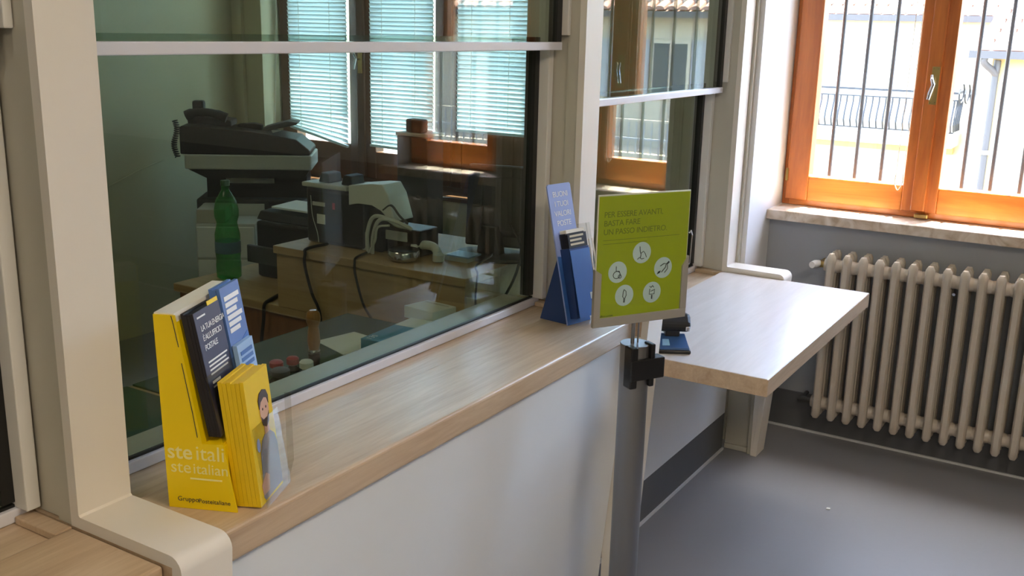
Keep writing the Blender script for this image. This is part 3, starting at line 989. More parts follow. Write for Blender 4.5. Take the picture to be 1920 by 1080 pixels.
# easel strut behind
st0 = S(0.004, 0.0, -0.004)
MB().prism([S(0.006, 0.17, -0.0045), S(0.006, 0.0, -0.0045) + ZV * 0.0006, V((-1.212, 2.112, 0.901))], uu * 0.003).build('strut', M_blued, bd)
MB().prism([S(0.070, 0.17, -0.0045), S(0.070, 0.0, -0.0045) + ZV * 0.0006, V((-1.200, 2.172, 0.901))], uu * 0.003).build('strut', M_blued, bd)
# pocket
pk = MB()
pk.prism([S(0.012, 0.014, 0.001), S(0.012, 0.185, 0.001), S(0.012, 0.185, 0.030), S(0.012, 0.014, 0.024)], uu * (Wd - 0.012))
pk.build('pocket', M_blued, bd)
MB().frame_box(S(0.0125, 0.015, 0.031) , uu * (Wd - 0.013), ww_ * 0.165, nn * 0.001).build('pocket_front', M_bluem, bd)
MB().frame_box(S(Wd - 0.022, 0.055, 0.0322), uu * 0.016, ww_ * 0.016, nn * 0.0005).build('pocket_logo', M_icon, bd)
for i, t in enumerate(('BUONI', 'I TUOI', 'VALORI', 'POSTE')):
    lettering(t, S(0.042, H_ - 0.032 - 0.0235 * i, 0.0006), uu, ww_, 0.019, M_whiteink, bd, 'lettering', align='CENTER', spacing=0.9)
blk = booklet = None
for i in range(4):
    c0 = 0.004 + 0.0065 * i
    o = MB().frame_box(S(0.014, 0.1855, c0), uu * (Wd - 0.016), ww_ * (0.036 - 0.002 * (i % 2)), nn * 0.006).build('leaflet', M_navyedge)
    tag(o, 'front dark leaflet with pale print in the blue display' if i == 3 else 'dark leaflet behind the front one in the blue display', 'leaflet', 'dark leaflets in the blue display')
    if i == 3:
        for j in range(3):
            strip('text_line', S(0.014, 0.1855, 0.030), uu, ww_, 0.006, 0.056 - 0.008 * (j % 2), 0.006 + 0.010 * j, 0.011 + 0.010 * j, M_cardtan, o, 0.0004)
lfp = MB().frame_box(S(0.014, 0.222, 0.006), uu * (Wd - 0.018), ww_ * 0.008, nn * 0.020).build('leaflet', M_cardw)
tag(lfp, 'cream leaflet edges sticking out above the dark ones in the blue display', 'leaflet')
# clear holder clipped to its outer edge
ch = thing('acrylic_holder', S(Wd + 0.001, 0.10, 0.03), 'small clear acrylic holder beside the blue display', 'holder')
cb = MB()
cb.frame_box(S(Wd + 0.003, 0.10, 0.0), uu * 0.002, ww_ * 0.14, nn * 0.03)
cb.frame_box(S(Wd + 0.005, 0.10, 0.026), uu * 0.014, ww_ * 0.14, nn * 0.002)
cb.build('shell', M_acryl, ch)
MB().tube([S(Wd + 0.006, 0.20, 0.030), S(Wd + 0.006, 0.102, 0.030), S(Wd + 0.008, 0.097, 0.030), S(Wd + 0.016, 0.097, 0.030), S(Wd + 0.018, 0.102, 0.030), S(Wd + 0.018, 0.20, 0.030)], 0.0018, 6).build('bright_edge', M_cardw, ch)

# ------------------------------------------------------------------ sign on a belt post
px_, py_ = -0.885, 1.967
sp = thing('sign_post', (px_, py_, FLOOR_D), 'metal queue post carrying a lime green notice', 'sign post')
MB().lathe([(0.165, 0.0), (0.165, 0.006), (0.15, 0.014), (0.034, 0.024)], (px_, py_, FLOOR_D), 40).build('base', M_alu, sp, True)
MB().lathe([(0.0325, 0.128), (0.0325, 0.928), (0.0318, 0.931)], (px_, py_, 0), 32).build('post', M_alu, sp, True)
MB().lathe([(0.0335, 0.9312), (0.0335, 0.9335), (0.0325, 0.9345), (0.0, 0.9345)], (px_, py_, 0), 32).build('cap', M_alu, sp, True)
# direction frame of the sign
SL, SR = V((-0.943, 1.866, 0)), V((-0.819, 2.074, 0))
su = (SR - SL).normalized()
sn = V((su.y, -su.x, 0))          # towards the viewer
SW = (SR - SL).length
# belt cassette: black head set in the post below the cap
cs = MB()
cd = V((0.8, -0.6, 0)).normalized()
cu_ = V((-cd.y, cd.x, 0))
pc = V((px_, py_, 0))
ctr = pc + V((0, 0, 0.847))
cs.frame_box(ctr - su * 0.034 + sn * 0.010 + ZV * 0.012, su * 0.088, sn * 0.030, ZV * 0.048, 0.003)
cs.frame_box(ctr - su * 0.034 + sn * 0.008 - ZV * 0.006, su * 0.018, sn * 0.030, ZV * 0.094, 0.003)
cs.frame_box(ctr + su * 0.017 + sn * 0.008 - ZV * 0.006, su * 0.012, sn * 0.030, ZV * 0.098, 0.003)
cs.build('belt_cassette', M_black, sp)
for dz in (0.9347,):
    for s in (-0.008, 0.006):
        q = pc + su * s
        MB().tube([q + ZV * 0.9347, q + ZV * 0.985], 0.0042 if s < 0 else 0.002, 10).build('stem', M_alu, sp, True)
zb0 = 0.982


def G(a, z, c=0.0):
    return SL + su * a + ZV * z + sn * c


fr = MB()
fr.frame_box(G(0, zb0, -0.004), su * SW, ZV * 0.020, sn * 0.009, 0.001)
fr.prism([G(0, zb0 + 0.02, -0.004), G(0.016, zb0 + 0.02, -0.004), G(0.016, zb0 + 0.118, -0.004), G(0, zb0 + 0.128, -0.004)], sn * 0.009)
fr.prism([G(SW - 0.016, zb0 + 0.02, -0.004), G(SW, zb0 + 0.02, -0.004), G(SW, zb0 + 0.140, -0.004), G(SW - 0.016, zb0 + 0.118, -0.004)], sn * 0.009)
fr.build('sign_frame', M_aluframe, sp)
MB().frame_box(G(0.003, zb0 + 0.012, -0.003), su * (SW - 0.006), ZV * 0.274, sn * 0.003).build('notice_back', M_cardw, sp)
no = MB().frame_box(G(0.005, zb0 + 0.012, 0.0003), su * (SW - 0.010), ZV * 0.271, sn * 0.0008).build('notice', M_lime, sp)
MB().frame_box(G(0.004, zb0 + 0.010, 0.0018), su * (SW - 0.008), ZV * 0.276, sn * 0.0012).build('clear_cover', M_pane2, sp)
MB().tube([G(SW + 0.001, zb0 + 0.118, 0), G(SW + 0.006, zb0 + 0.122, 0), G(SW + 0.008, zb0 + 0.185, 0), G(SW + 0.004, zb0 + 0.195, 0), G(SW, zb0 + 0.19, 0)], 0.002, 6).build('side_clip', M_chrome, sp)
TO = G(0, zb0, 0.0013)
for i, t in enumerate(('PER ESSERE AVANTI,', 'BASTA FARE', 'UN PASSO INDIETRO.')):
    lettering(t, TO + su * 0.018 + ZV * (0.238 - 0.0185 * i), su, ZV, 0.0175, M_limetext, no, 'lettering', spacing=0.95)
for i, x1 in enumerate((0.215, 0.13)):
    strip('text_line', TO, su, ZV, 0.018, x1, 0.1885 - 0.008 * i, 0.1895 - 0.008 * i, M_limetext, no)
lettering('ufficio postale', TO + su * 0.018 + ZV * 0.0215, su, ZV, 0.006, M_ink, no, 'imprint')


def icon(cx, cz, kind):
    d = flat_poly('icon_disc', TO, su, ZV, circ(cx, cz, 0.0235, 28), M_icon, no, 0.0003)
    I = TO + sn * 0.0004

    def ln(pts, r=0.0008):
        MB().tube([I + su * (cx + a) + ZV * (cz + z) for a, z in pts], r, 5).build('pictogram', M_ink, d)
    if kind == 0:      # bent figure with a stick
        ln([(-0.006, 0.014), (-0.005, 0.004), (-0.002, -0.004), (-0.004, -0.012)])
        ln([(-0.002, -0.001), (0.004, 0.003), (0.009, -0.003), (0.012, -0.011)])
        ln([(-0.011, -0.014), (-0.006, -0.010), (0.000, -0.014), (0.006, -0.013)])
    elif kind == 1:    # wheelchair
        ln([(-0.004, 0.013), (-0.004, 0.003), (0.004, 0.002), (0.007, -0.006)])
        ln([(-0.002 + 0.009 * math.cos(a), -0.006 + 0.008 * math.sin(a)) for a in [2 * PI * k / 12 for k in range(13)]])
        ln([(0.006 + 0.004 * math.cos(a), -0.010 + 0.004 * math.sin(a)) for a in [2 * PI * k / 8 for k in range(9)]])
    elif kind == 2:    # two hands
        MB().prism([I + su * (cx + a) + ZV * (cz + z) for a, z in [(-0.016, -0.014), (-0.013, -0.008), (-0.006, -0.006), (-0.008, -0.011)]], sn * 0.0004).build('pictogram', M_ink, d)
        MB().prism([I + su * (cx + a) + ZV * (cz + z) for a, z in [(0.008, 0.008), (0.014, 0.014), (0.017, 0.011), (0.011, 0.006)]], sn * 0.0004).build('pictogram', M_ink, d)
        ln([(-0.008, 0.004), (0.002, 0.009), (0.008, 0.008), (0.006, 0.000), (-0.004, -0.010)], 0.001)
        ln([(0.011, 0.006), (0.012, -0.003), (0.004, -0.012)])
    elif kind == 3:    # standing figure
        ln([(-0.001, 0.013), (-0.003, 0.008), (-0.004, -0.003), (-0.001, -0.006), (-0.001, -0.016)])
        ln([(-0.001, 0.013), (0.004, 0.009), (0.005, 0.000), (0.002, -0.006), (0.001, -0.016)])
    else:              # carrying figure
        ln([(-0.007, 0.014), (-0.003, 0.011), (0.001, 0.015), (0.004, 0.011)], 0.001)
        ln([(-0.006, 0.008), (-0.007, -0.004), (0.006, -0.004), (0.007, 0.006), (-0.004, 0.002), (0.004, 0.004)])
        ln([(0.000, -0.006), (0.000, -0.015)], 0.0014)


icon(0.118, 0.156, 0)
icon(0.058, 0.118, 1)
icon(0.176, 0.118, 2)
icon(0.078, 0.065, 3)
icon(0.150, 0.065, 4)

# ------------------------------------------------------------------ card terminal and pen on the shelf
ct = thing('card_terminal', (-0.965, 2.46, 0.7755), 'black card terminal on a blue base at the near end of the shelf', 'card terminal')
ta = V((0.87, 0.49, 0)).normalized()
tb = V((-0.49, 0.87, 0)).normalized()
T0 = V((-1.005, 2.385, 0.7757))
MB().frame_box(T0, ta * 0.085, tb * 0.105, ZV * 0.010, 0.003).build('base', M_black, ct)
MB().prism([T0 + ta * 0.004 + tb * 0.004 + ZV * 0.0101, T0 + ta * 0.080 + tb * 0.004 + ZV * 0.0101, T0 + ta * 0.074 + tb * 0.07 + ZV * 0.030, T0 + ta * 0.010 + tb * 0.07 + ZV * 0.030, ], ZV * 0.006).build('blue_face', M_tblue, ct)
MB().prism([T0 + ta * 0.010 + tb * 0.012 + ZV * 0.0192, T0 + ta * 0.030 + tb * 0.012 + ZV * 0.0192, T0 + ta * 0.029 + tb * 0.040 + ZV * 0.0275, T0 + ta * 0.012 + tb * 0.040 + ZV * 0.0275], ZV * 0.001).build('display', M_screen, ct)
MB().frame_box(T0 + ta * 0.02 + tb * 0.055 + ZV * 0.030, ta * 0.04, tb * 0.04, ZV * 0.022, 0.004).build('neck', M_black, ct)
hdm = MB().prism([T0 + ta * (-0.012) + tb * 0.045 + ZV * 0.046, T0 + ta * (-0.012) + tb * 0.125 + ZV * 0.046, T0 + ta * (-0.010) + tb * 0.130 + ZV * 0.080, T0 + ta * (-0.010) + tb * 0.075 + ZV * 0.090, T0 + ta * (-0.010) + tb * 0.042 + ZV * 0.070], ta * 0.098, 0.009)
hd_ = hdm.build('head', M_black, ct)
MB().frame_box(T0 + ta * 0.072 + tb * 0.040 + ZV * 0.050, ta * 0.012, tb * 0.05, ZV * 0.014, 0.003).build('card_slot', M_chrome, hd_)
MB().tube(arc_path([T0 + ta * 0.0 + tb * 0.10 + ZV * 0.070, T0 + ta * 0.02 + tb * 0.12 + ZV * 0.098, T0 + ta * 0.055 + tb * 0.115 + ZV * 0.096, T0 + ta * 0.078 + tb * 0.10 + ZV * 0.072], 5), 0.006, 8).build('shield', M_black, hd_)
pen = thing('pen', (-1.24, 3.15, 0.751), 'short black pen lying in the tray of the oak shelf', 'pen')
MB().tube([(-1.262, 3.135, 0.7495), (-1.235, 3.20, 0.7495)], 0.004, 8).build('barrel', M_black, pen)
MB().tube([(-1.264, 3.130, 0.7495), (-1.262, 3.135, 0.7495)], [0.001, 0.0035], 8).build('tip', M_chrome, pen)

# ------------------------------------------------------------------ office behind the glass
# work surface of the near clerk with a dark green mat
wd = thing('clerk_desk', (-1.65, 1.3, FLOOR_D), 'low clerk desk with a dark green top behind the large glass screen', 'desk')
MB().box(-1.868, -1.385, -0.50, 2.145, 0.765, 0.795, 0.003).build('desk_top', M_oak_dark, wd)
MB().box(-1.86, -1.42, 1.40, 2.135, 0.7955, 0.800, 0.001).build('desk_mat', M_mat, wd)
MB().box(-1.86, -1.42, 0.60, 1.385, 0.7955, 0.800, 0.001).build('desk_mat', M_mat, wd)
for y in (-0.45, 2.10):
    MB().box(-1.84, -1.52, y, y + 0.025, FLOOR_D, 0.765).build('leg_panel', M_cabinet, wd)
MB().box(-1.62, -1.602, -0.42, 2.10, 0.25, 0.765).build('modesty_panel', M_cabinet, wd)
# second desk, beyond, with a box shelf on it
d2 = thing('office_desk', (-2.0, 2.8, FLOOR_D), 'beige office desk behind the glass carrying the bottle and black printer', 'desk')
MB().box(-2.68, -1.50, 2.205, 2.85, 0.722, 0.750, 0.003).build('desk_top', M_oak_dark, d2)
MB().box(-2.66, -1.52, 2.215, 2.24, FLOOR_D, 0.722).build('side_panel', M_cabinet, d2)
MB().box(-2.66, -2.635, 2.2401, 2.83, FLOOR_D, 0.722).build('side_panel', M_cabinet, d2)
MB().box(-1.545, -1.52, 2.2401, 2.83, FLOOR_D, 0.722).build('side_panel', M_oak_dark, d2)
rs = thing('desk_shelf', (-1.85, 2.4, 0.7505), 'beige box shelf on the desk carrying the cheque printer and monitor', 'shelf')
MB().box(-2.205, -1.495, 2.195, 2.66, 0.918, 0.942, 0.002).build('shelf_top', M_oak_dark, rs)
MB().box(-2.198, -1.502, 2.203, 2.221, 0.7505, 0.918).build('front_board', M_oak_dark, rs)
MB().box(-2.198, -2.180, 2.221, 2.65, 0.7505, 0.918).build('end_board', M_oak_dark, rs)
MB().box(-1.520, -1.502, 2.221, 2.65, 0.7505, 0.918).build('end_board', M_oak_dark, rs)

# mineral water bottle
bt = thing('water_bottle', (-2.58, 2.36, 0.7505), 'green plastic water bottle standing left of the black printer', 'bottle')
MB().lathe([(0.030, 0.0), (0.041, 0.008), (0.042, 0.05), (0.040, 0.07), (0.042, 0.09), (0.042, 0.155), (0.036, 0.180), (0.034, 0.195), (0.040, 0.215), (0.041, 0.235), (0.034, 0.268), (0.018, 0.296), (0.013, 0.304), (0.013, 0.318)], (-2.58, 2.36, 0.7505), 28).build('body', M_green, bt, True)
MB().lathe([(0.0150, 0.3185), (0.0155, 0.322), (0.0155, 0.334), (0.014, 0.336)], (-2.58, 2.36, 0.7505), 20).build('cap', M_capg, bt, True)
MB().lathe([(0.0425, 0.092), (0.0428, 0.093), (0.0428, 0.130), (0.0425, 0.131)], (-2.58, 2.36, 0.7505), 28).build('label', M_labelb, bt, True)
# black printer with paper
bp_ = thing('laser_printer', (-2.45, 2.6, 0.7505), 'black printer with white paper on top beside the bottle', 'printer')
MB().box(-2.53, -2.235, 2.44, 2.74, 0.7505, 0.945, 0.012, 3).build('body', M_black, bp_)
MB().prism([(-2.545, 2.46, 0.945), (-2.545, 2.72, 0.945), (-2.545, 2.72, 0.982), (-2.545, 2.48, 0.972)], (0.31, 0, 0), 0.004).build('top_cover', M_black2, bp_)
MB().box(-2.56, -2.28, 2.425, 2.44, 0.80, 0.86, 0.003).build('paper_slot', M_dgrey, bp_)
pp_ = MB().prism([(-2.50, 2.49, 0.984), (-2.26, 2.49, 0.984), (-2.26, 2.61, 0.990), (-2.50, 2.61, 0.990)], (0, 0, 0.006)).build('paper_stack', M_paper)
tag(pp_, 'white paper lying on top of the black printer', 'paper')

# cheque printer on the shelf
cp = thing('cheque_printer', (-2.0, 2.40, 0.942), 'bulky black and white cheque printer on the beige shelf', 'printer')
MB().box(-2.165, -1.925, 2.30, 2.42, 0.9425, 1.115, 0.012, 3).build('body', M_black, cp)
MB().box(-2.172, -1.995, 2.292, 2.38, 1.116, 1.130, 0.004).build('front_lid', M_lgrey, cp)
side_p = [(-1.99, 1.075), (-1.99, 1.135), (-1.90, 1.148), (-1.862, 1.150), (-1.840, 1.120), (-1.815, 1.045), (-1.835, 1.045), (-1.865, 1.075), (-1.90, 1.088), (-1.95, 1.088)]
MB().prism([(x, 2.298, z) for x, z in side_p], (0, 0.09, 0), 0.003).build('curved_cover', M_pwhite, cp)
MB().box(-1.924, -1.875, 2.31, 2.41, 0.9425, 1.07, 0.008).build('feed_unit', M_black2, cp)
for x in (-2.12, -2.03):
    MB().prism([(x, 2.31, 1.131), (x + 0.045, 2.31, 1.131), (x + 0.040, 2.31, 1.160), (x + 0.012, 2.31, 1.163)], (0, 0.06, 0), 0.004).build('paper_guide', M_black2, cp)
MB().box(-2.118, -2.085, 2.2985, 2.2995, 1.005, 1.035).build('white_sticker', M_pwhite, cp)
MB().box(-2.135, -2.085, 2.2985, 2.2995, 1.060, 1.072).build('grey_sticker', M_lgrey, cp)
MB().box(-2.055, -2.045, 2.2985, 2.2995, 1.055, 1.075).build('red_sticker', M_red, cp)
MB().tube(arc_path([(-2.14, 2.297, 1.09), (-2.128, 2.290, 1.03), (-2.108, 2.288, 0.98), (-2.10, 2.285, 0.950)], 6), 0.0012, 6).build('lead', M_lgrey, cp)
MB().box(-1.942, -1.925, 2.302, 2.309, 0.945, 1.0).build('grey_plug', M_lgrey, cp)


def cable(name, pts, r, mat, label):
    return tag(MB().tube(arc_path(pts, 7), r, 7).build(name, mat, None, True), label, 'cable')


cable('power_cable', [(-2.07, 2.29, 0.9485), (-2.07, 2.20, 0.9485), (-2.065, 2.186, 0.935), (-2.065, 2.184, 0.90), (-2.04, 2.184, 0.82), (-2.01, 2.184, 0.76), (-2.00, 2.178, 0.65), (-2.00, 2.178, 0.40)], 0.0048, M_black, 'thick black cable hanging below the cheque printer')
cable('power_cable', [(-1.90, 2.27, 0.9475), (-1.88, 2.200, 0.9475), (-1.875, 2.187, 0.935), (-1.87, 2.184, 0.90), (-1.84, 2.181, 0.82), (-1.80, 2.180, 0.765), (-1.78, 2.172, 0.70)], 0.0038, M_black, 'thin black cable hanging from the middle of the beige shelf')
cable('power_cable', [(-2.28, 2.30, 0.7565), (-2.25, 2.215, 0.7565), (-2.252, 2.196, 0.745), (-2.255, 2.194, 0.70), (-2.26, 2.185, 0.60), (-2.25, 2.185, 0.40)], 0.0055, M_black, 'black cable looping over the desk edge left of the beige shelf')
# looped grey leads beside the printer
ld = thing('cable_bundle', (-1.82, 2.36, 0.943), 'tangle of looped grey leads beside the cheque printer', 'cables')
for k, pts in enumerate(([(-1.90, 2.28, 0.945), (-1.90, 2.275, 1.00), (-1.875, 2.27, 1.055), (-1.83, 2.27, 1.06), (-1.79, 2.28, 1.04), (-1.765, 2.30, 1.035)],
                         [(-1.885, 2.28, 0.945), (-1.875, 2.272, 1.00), (-1.85, 2.268, 1.05), (-1.80, 2.27, 1.055), (-1.755, 2.30, 1.03)],
                         [(-1.86, 2.30, 1.075), (-1.83, 2.30, 1.092), (-1.80, 2.30, 1.065), (-1.77, 2.30, 1.045)],
                         [(-1.895, 2.276, 0.95), (-1.86, 2.262, 0.99), (-1.85, 2.262, 1.03), (-1.81, 2.266, 1.04)])):
    MB().tube(arc_path(pts, 6), 0.006 if k < 2 else 0.0035, 7).build('lead', M_lgrey if k != 2 else M_dgrey, ld, True)
sw = thing('switch_box', (-1.79, 2.36, 0.9425), 'small black connector box under the looped grey leads', 'connector box')
MB().box(-1.868, -1.745, 2.325, 2.42, 0.9425, 1.022, 0.006).build('housing', M_black, sw)
MB().box(-1.868, -1.79, 2.320, 2.325, 0.985, 1.012).build('grey_face', M_lgrey, sw)
# round stamp pad tin
tin = thing('round_tin', (-1.765, 2.275, 0.9425), 'round black dish with a silver rim on the beige shelf', 'dish')
MB().lathe([(0.036, 0.0), (0.046, 0.008), (0.047, 0.026), (0.044, 0.030)], (-1.765, 2.275, 0.9425), 28).build('rim', M_chrome, tin, True)
MB().lathe([(0.0435, 0.0302), (0.042, 0.033), (0.010, 0.034)], (-1.765, 2.275, 0.9425), 28).build('pad', M_black, tin, True)
hs = thing('handset', (-1.73, 2.335, 0.9425), 'pale grey handset lying behind the round dish', 'handset')
MB().tube(arc_path([(-1.775, 2.33, 0.968), (-1.74, 2.34, 0.980), (-1.70, 2.335, 0.978), (-1.675, 2.32, 0.962)], 5), [0.013] * 16, 10).build('grip', M_lgrey, hs, True)
MB().lathe([(0.012, 0), (0.017, 0.004), (0.017, 0.022), (0.010, 0.028)], (-1.672, 2.316, 0.9425), 16).build('earpiece', M_lgrey, hs, True)
wb = thing('paper_block', (-1.63, 2.36, 0.9425), 'white paper block lying between the round dish and the monitor', 'paper')
MB().box(-1.675, -1.595, 2.35, 2.42, 0.9425, 0.960, 0.002).build('block', M_paper, wb)
MB().box(-1.655, -1.58, 2.335, 2.40, 0.9602, 0.9645).build('top_sheet', M_skyb, wb)

# monitor seen from behind
mo = thing('monitor', (-1.585, 2.46, 0.9425), 'black computer monitor on an oval foot seen from behind', 'monitor')
MB().lathe([(0.118, 0.0), (0.120, 0.004), (0.116, 0.011), (0.10, 0.014)], (-1.585, 2.47, 0.9425), 40, 1.0, 0.68).build('foot', M_black, mo, True)
MB().prism([(-1.625, 2.44, 0.956), (-1.545, 2.44, 0.956), (-1.56, 2.44, 1.04), (-1.61, 2.44, 1.04)], (0, 0.035, 0), 0.004).build('neck', M_black, mo)
ma_ = Matrix.Translation((-1.555, 2.52, 1.088)) @ Matrix.Rotation(math.radians(14), 4, 'Z') @ Matrix.Rotation(math.radians(-6), 4, 'X')
me = MB()
me.prism([(-0.135, -0.018, -0.12), (0.135, -0.018, -0.12), (0.135, -0.018, 0.12), (-0.135, -0.018, 0.12)], (0, 0.04, 0), 0.006)
me.prism([(-0.09, -0.018, -0.09), (0.09, -0.018, -0.09), (0.075, -0.05, -0.07), (-0.075, -0.05, -0.07)], (0, 0, 0.16), 0.004)
bmesh.ops.transform(me.bm, matrix=ma_, verts=me.bm.verts)
me.build('housing', M_black2, mo)
cable('monitor_cable', [(-1.545, 2.405, 0.972), (-1.540, 2.385, 0.965), (-1.530, 2.30, 0.955), (-1.492, 2.250, 0.945), (-1.487, 2.235, 0.90), (-1.480, 2.22, 0.80), (-1.475, 2.20, 0.70)], 0.003, M_black, 'black cable leading straight down from the monitor foot')
cable('monitor_cable', [(-1.52, 2.46, 1.05), (-1.47, 2.44, 0.99), (-1.47, 2.40, 0.90), (-1.474, 2.28, 0.80), (-1.478, 2.22, 0.72)], 0.0042, M_black, 'thickest black cable falling beside the monitor')
cable('monitor_cable', [(-1.50, 2.45, 0.955), (-1.44, 2.42, 0.92), (-1.43, 2.38, 0.85), (-1.465, 2.28, 0.80), (-1.478, 2.235, 0.76)], 0.0025, M_black, 'thin black cable bowing out beside the monitor')

# things lying on the green mat
hs2 = thing('hand_stamp', (-1.600, 1.715, 0.8005), 'tall hand stamp with a turned wooden handle on the green mat', 'stamp')
HX, HY, HZ = -1.600, 1.715, 0.8005
MB().lathe([(0.020, 0.0), (0.020, 0.006), (0.013, 0.012), (0.015, 0.040), (0.013, 0.042)], (HX, HY, HZ), 24).build('die', M_black, hs2, True)
MB().lathe([(0.0135, 0.0425), (0.015, 0.046), (0.0135, 0.050)], (HX, HY, HZ), 24).build('ferrule', M_chrome, hs2, True)
MB().lathe([(0.0125, 0.0505), (0.0155, 0.070), (0.0135, 0.095), (0.0120, 0.105), (0.0165, 0.118), (0.0175, 0.128), (0.0150, 0.140), (0.008, 0.146)], (HX, HY, HZ), 24).build('handle', M_handle, hs2, True)
for (x, y, mt, h, r, lab) in ((-1.652, 1.642, M_red, 0.030, 0.0165, 'bright red stamp knob on the green mat, left of its pair'),
                              (-1.632, 1.676, M_red, 0.034, 0.0150, 'darker upright red stamp knob beside the white one'),
                              (-1.585, 1.672, M_pwhite, 0.036, 0.0165, 'white stamp knob beside the wooden hand stamp'),
                              (-1.600, 1.602, M_dgrey, 0.032, 0.0220, 'round grey stamp knob in front of the red ones')):
    k_ = thing('rubber_stamp', (x, y, 0.8005), lab, 'stamp', 'small rubber stamps on the green mat')
    MB().lathe([(r * 1.05, 0.0), (r * 1.1, 0.004), (r * 0.7, 0.010), (r * 0.6, h * 0.42)], (x, y, 0.8005), 18).build('stamp_base', M_dgrey if mt is not M_pwhite else M_lgrey, k_, True)
    MB().lathe([(r * 0.62, h * 0.43), (r, h * 0.55), (r, h * 0.9), (r * 0.8, h), (r * 0.3, h * 1.04)], (x, y, 0.8005), 20).build('knob', mt, k_, True)
tk = thing('stamp_tray', (-1.565, 1.64, 0.8005), 'low beige tray in front of the stamp knobs', 'tray')
MB().box(-1.585, -1.520, 1.60, 1.69, 0.8005, 0.812, 0.003).build('body', M_side, tk)
cb_ = thing('cash_tray_bar', (-1.60, 1.74, 0.8005), 'thin steel ruler lying under the wooden hand stamp', 'ruler')
MB().frame_box((-1.575, 1.70, 0.8003), (0.07, 0.06, 0), (-0.012, 0.014, 0), (0, 0, 0.0015)).build('blade', M_chrome, cb_)
ps = MB().prism([(-1.745, 1.880, 0.8006), (-1.720, 2.00, 0.8006), (-1.64, 1.99, 0.8006), (-1.585, 1.905, 0.8006), (-1.615, 1.835, 0.8006)], (0, 0, 0.0015)).build('paper_sheet', M_paper)
tag(ps, 'white paper sheet lying on the green mat beside the hand stamp', 'paper')
bb = thing('blue_box', (-1.56, 2.0, 0.8005), 'flat blue printed carton lying on the green mat', 'box')
b0_ = V((-1.592, 1.875, 0.8025))
bu = V((-0.012, 0.225, 0))
bwv = V((0.105, 0.008, 0))
MB().frame_box(b0_, bu, bwv, (0, 0, 0.036), 0.001).build('carton', M_teal, bb)
MB().frame_box(b0_ + bu * 0.64 + bwv * 0.03 + ZV * 0.0362, bu * 0.34, bwv * 0.8, (0, 0, 0.0008)).build('white_label', M_paper, bb)
nf = bwv.cross(ZV)
lettering('130 g/m', b0_ + bwv * 1.004 + bu * 0.28 + ZV * 0.008, bu, ZV, 0.020, M_whiteink, bb, 'lettering')
lettering('130', b0_ + bu * 0.02 + bwv * -0.0 + bwv * 0.25 + ZV * 0.0364, bu, -bwv, 0.024, M_whiteink, bb, 'lettering')
for lab, p, a_, b_, h in (('white carton lying beside the blue box', (-1.605, 2.115, 0.8005), (0.10, 0.0, 0), (0.02, 0.085, 0), 0.026),
                          ('white carton lying tilted on top of another one', (-1.645, 2.120, 0.8275), (0.105, -0.012, 0), (0.018, 0.085, 0), 0.034)):
    c_ = thing('carton', p, lab, 'box')
    MB().frame_box(p, a_, b_, (0, 0, h), 0.002).build('body', M_paper, c_)
    MB().frame_box(V(p) + V(a_) * 0.1 + V(b_) * 0.75 + ZV * (h + 0.0003), V(a_) * 0.8, V(b_) * 0.08, (0, 0, 0.0006)).build('lid_seam', M_lgrey, c_)
jk = thing('plug_cluster', (-1.455, 2.17, 0.801), 'dark heap of plugs and sockets beside the glass', 'plugs')
for i, (x, y, z, mt) in enumerate(((-1.47, 2.185, 0.815, M_black), (-1.445, 2.17, 0.812, M_black2), (-1.46, 2.155, 0.810, M_cabinet), (-1.44, 2.20, 0.818, M_black))):
    MB().tube([(x - 0.012, y - 0.01, z), (x + 0.012, y + 0.012, z + 0.008)], [0.009, 0.011], 10).build('plug', mt, jk, True)
tag(MB().tube(arc_path([(-1.50, 2.10, 0.802), (-1.47, 2.125, 0.806), (-1.455, 2.14, 0.808)], 6), 0.003, 6).build('plug_lead', M_lgrey, jk), 'grey lead')

# photocopier standing askew in the corner, with a telephone on it
CO = V((-3.672, 3.126, 0))
C1 = V((0.80, 0.60, 0)).normalized()
C2 = V((-C1.y, C1.x, 0))


def cbx(m, a0, a1, b0, b1, z0, z1, bev=0.0):
    return m.frame_box(CO + C1 * a0 + C2 * b0 + ZV * z0, C1 * (a1 - a0), C2 * (b1 - b0), ZV * (z1 - z0), bev)


def cpr(m, pts, b0, b1, bev=0.0):
    return m.prism([CO + C1 * a + C2 * b0 + ZV * z for a, z in pts], C2 * (b1 - b0), bev)


co = thing('photocopier', CO + C1 * 0.28 + C2 * 0.25 + ZV * FLOOR_D, 'large dark photocopier with a pale scanner slab at the back of the office', 'photocopier')
cbx(MB(), 0.03, 0.53, 0.06, 0.30, FLOOR_D, 0.80, 0.008).build('body', M_dgrey, co)
cbx(MB(), 0.06, 0.34, 0.050, 0.0595, 0.62, 0.78, 0.002).build('upper_panel', M_lgrey, co)
cbx(MB(), 0.36, 0.52, 0.050, 0.0595, 0.35, 0.79, 0.002).build('side_grille', M_black2, co)
cbx(MB(), 0.07, 0.53, 0.12, 0.30, 0.8002, 0.905).build('output_bay', M_black2, co)
cbx(MB(), 0.16, 0.38, 0.108, 0.1195, 0.868, 0.900).build('bay_front', M_lgrey, co)
cbx(MB(), 0.0, 0.567, 0.0, 0.30, 0.945, 1.012, 0.006).build('scanner_slab', M_lgrey, co)
cpr(MB(), [(0.012, 0.9445), (0.555, 0.9445), (0.53, 0.9055), (0.09, 0.9055)], 0.012, 0.29).build('slab_underside', M_black2, co)
cpr(MB(), [(-0.018, 1.0125), (0.56, 1.0125), (0.56, 1.035), (0.50, 1.085), (0.30, 1.118), (-0.01, 1.140), (-0.018, 1.13)], 0.005, 0.27, 0.006).build('document_feeder', M_black, co)
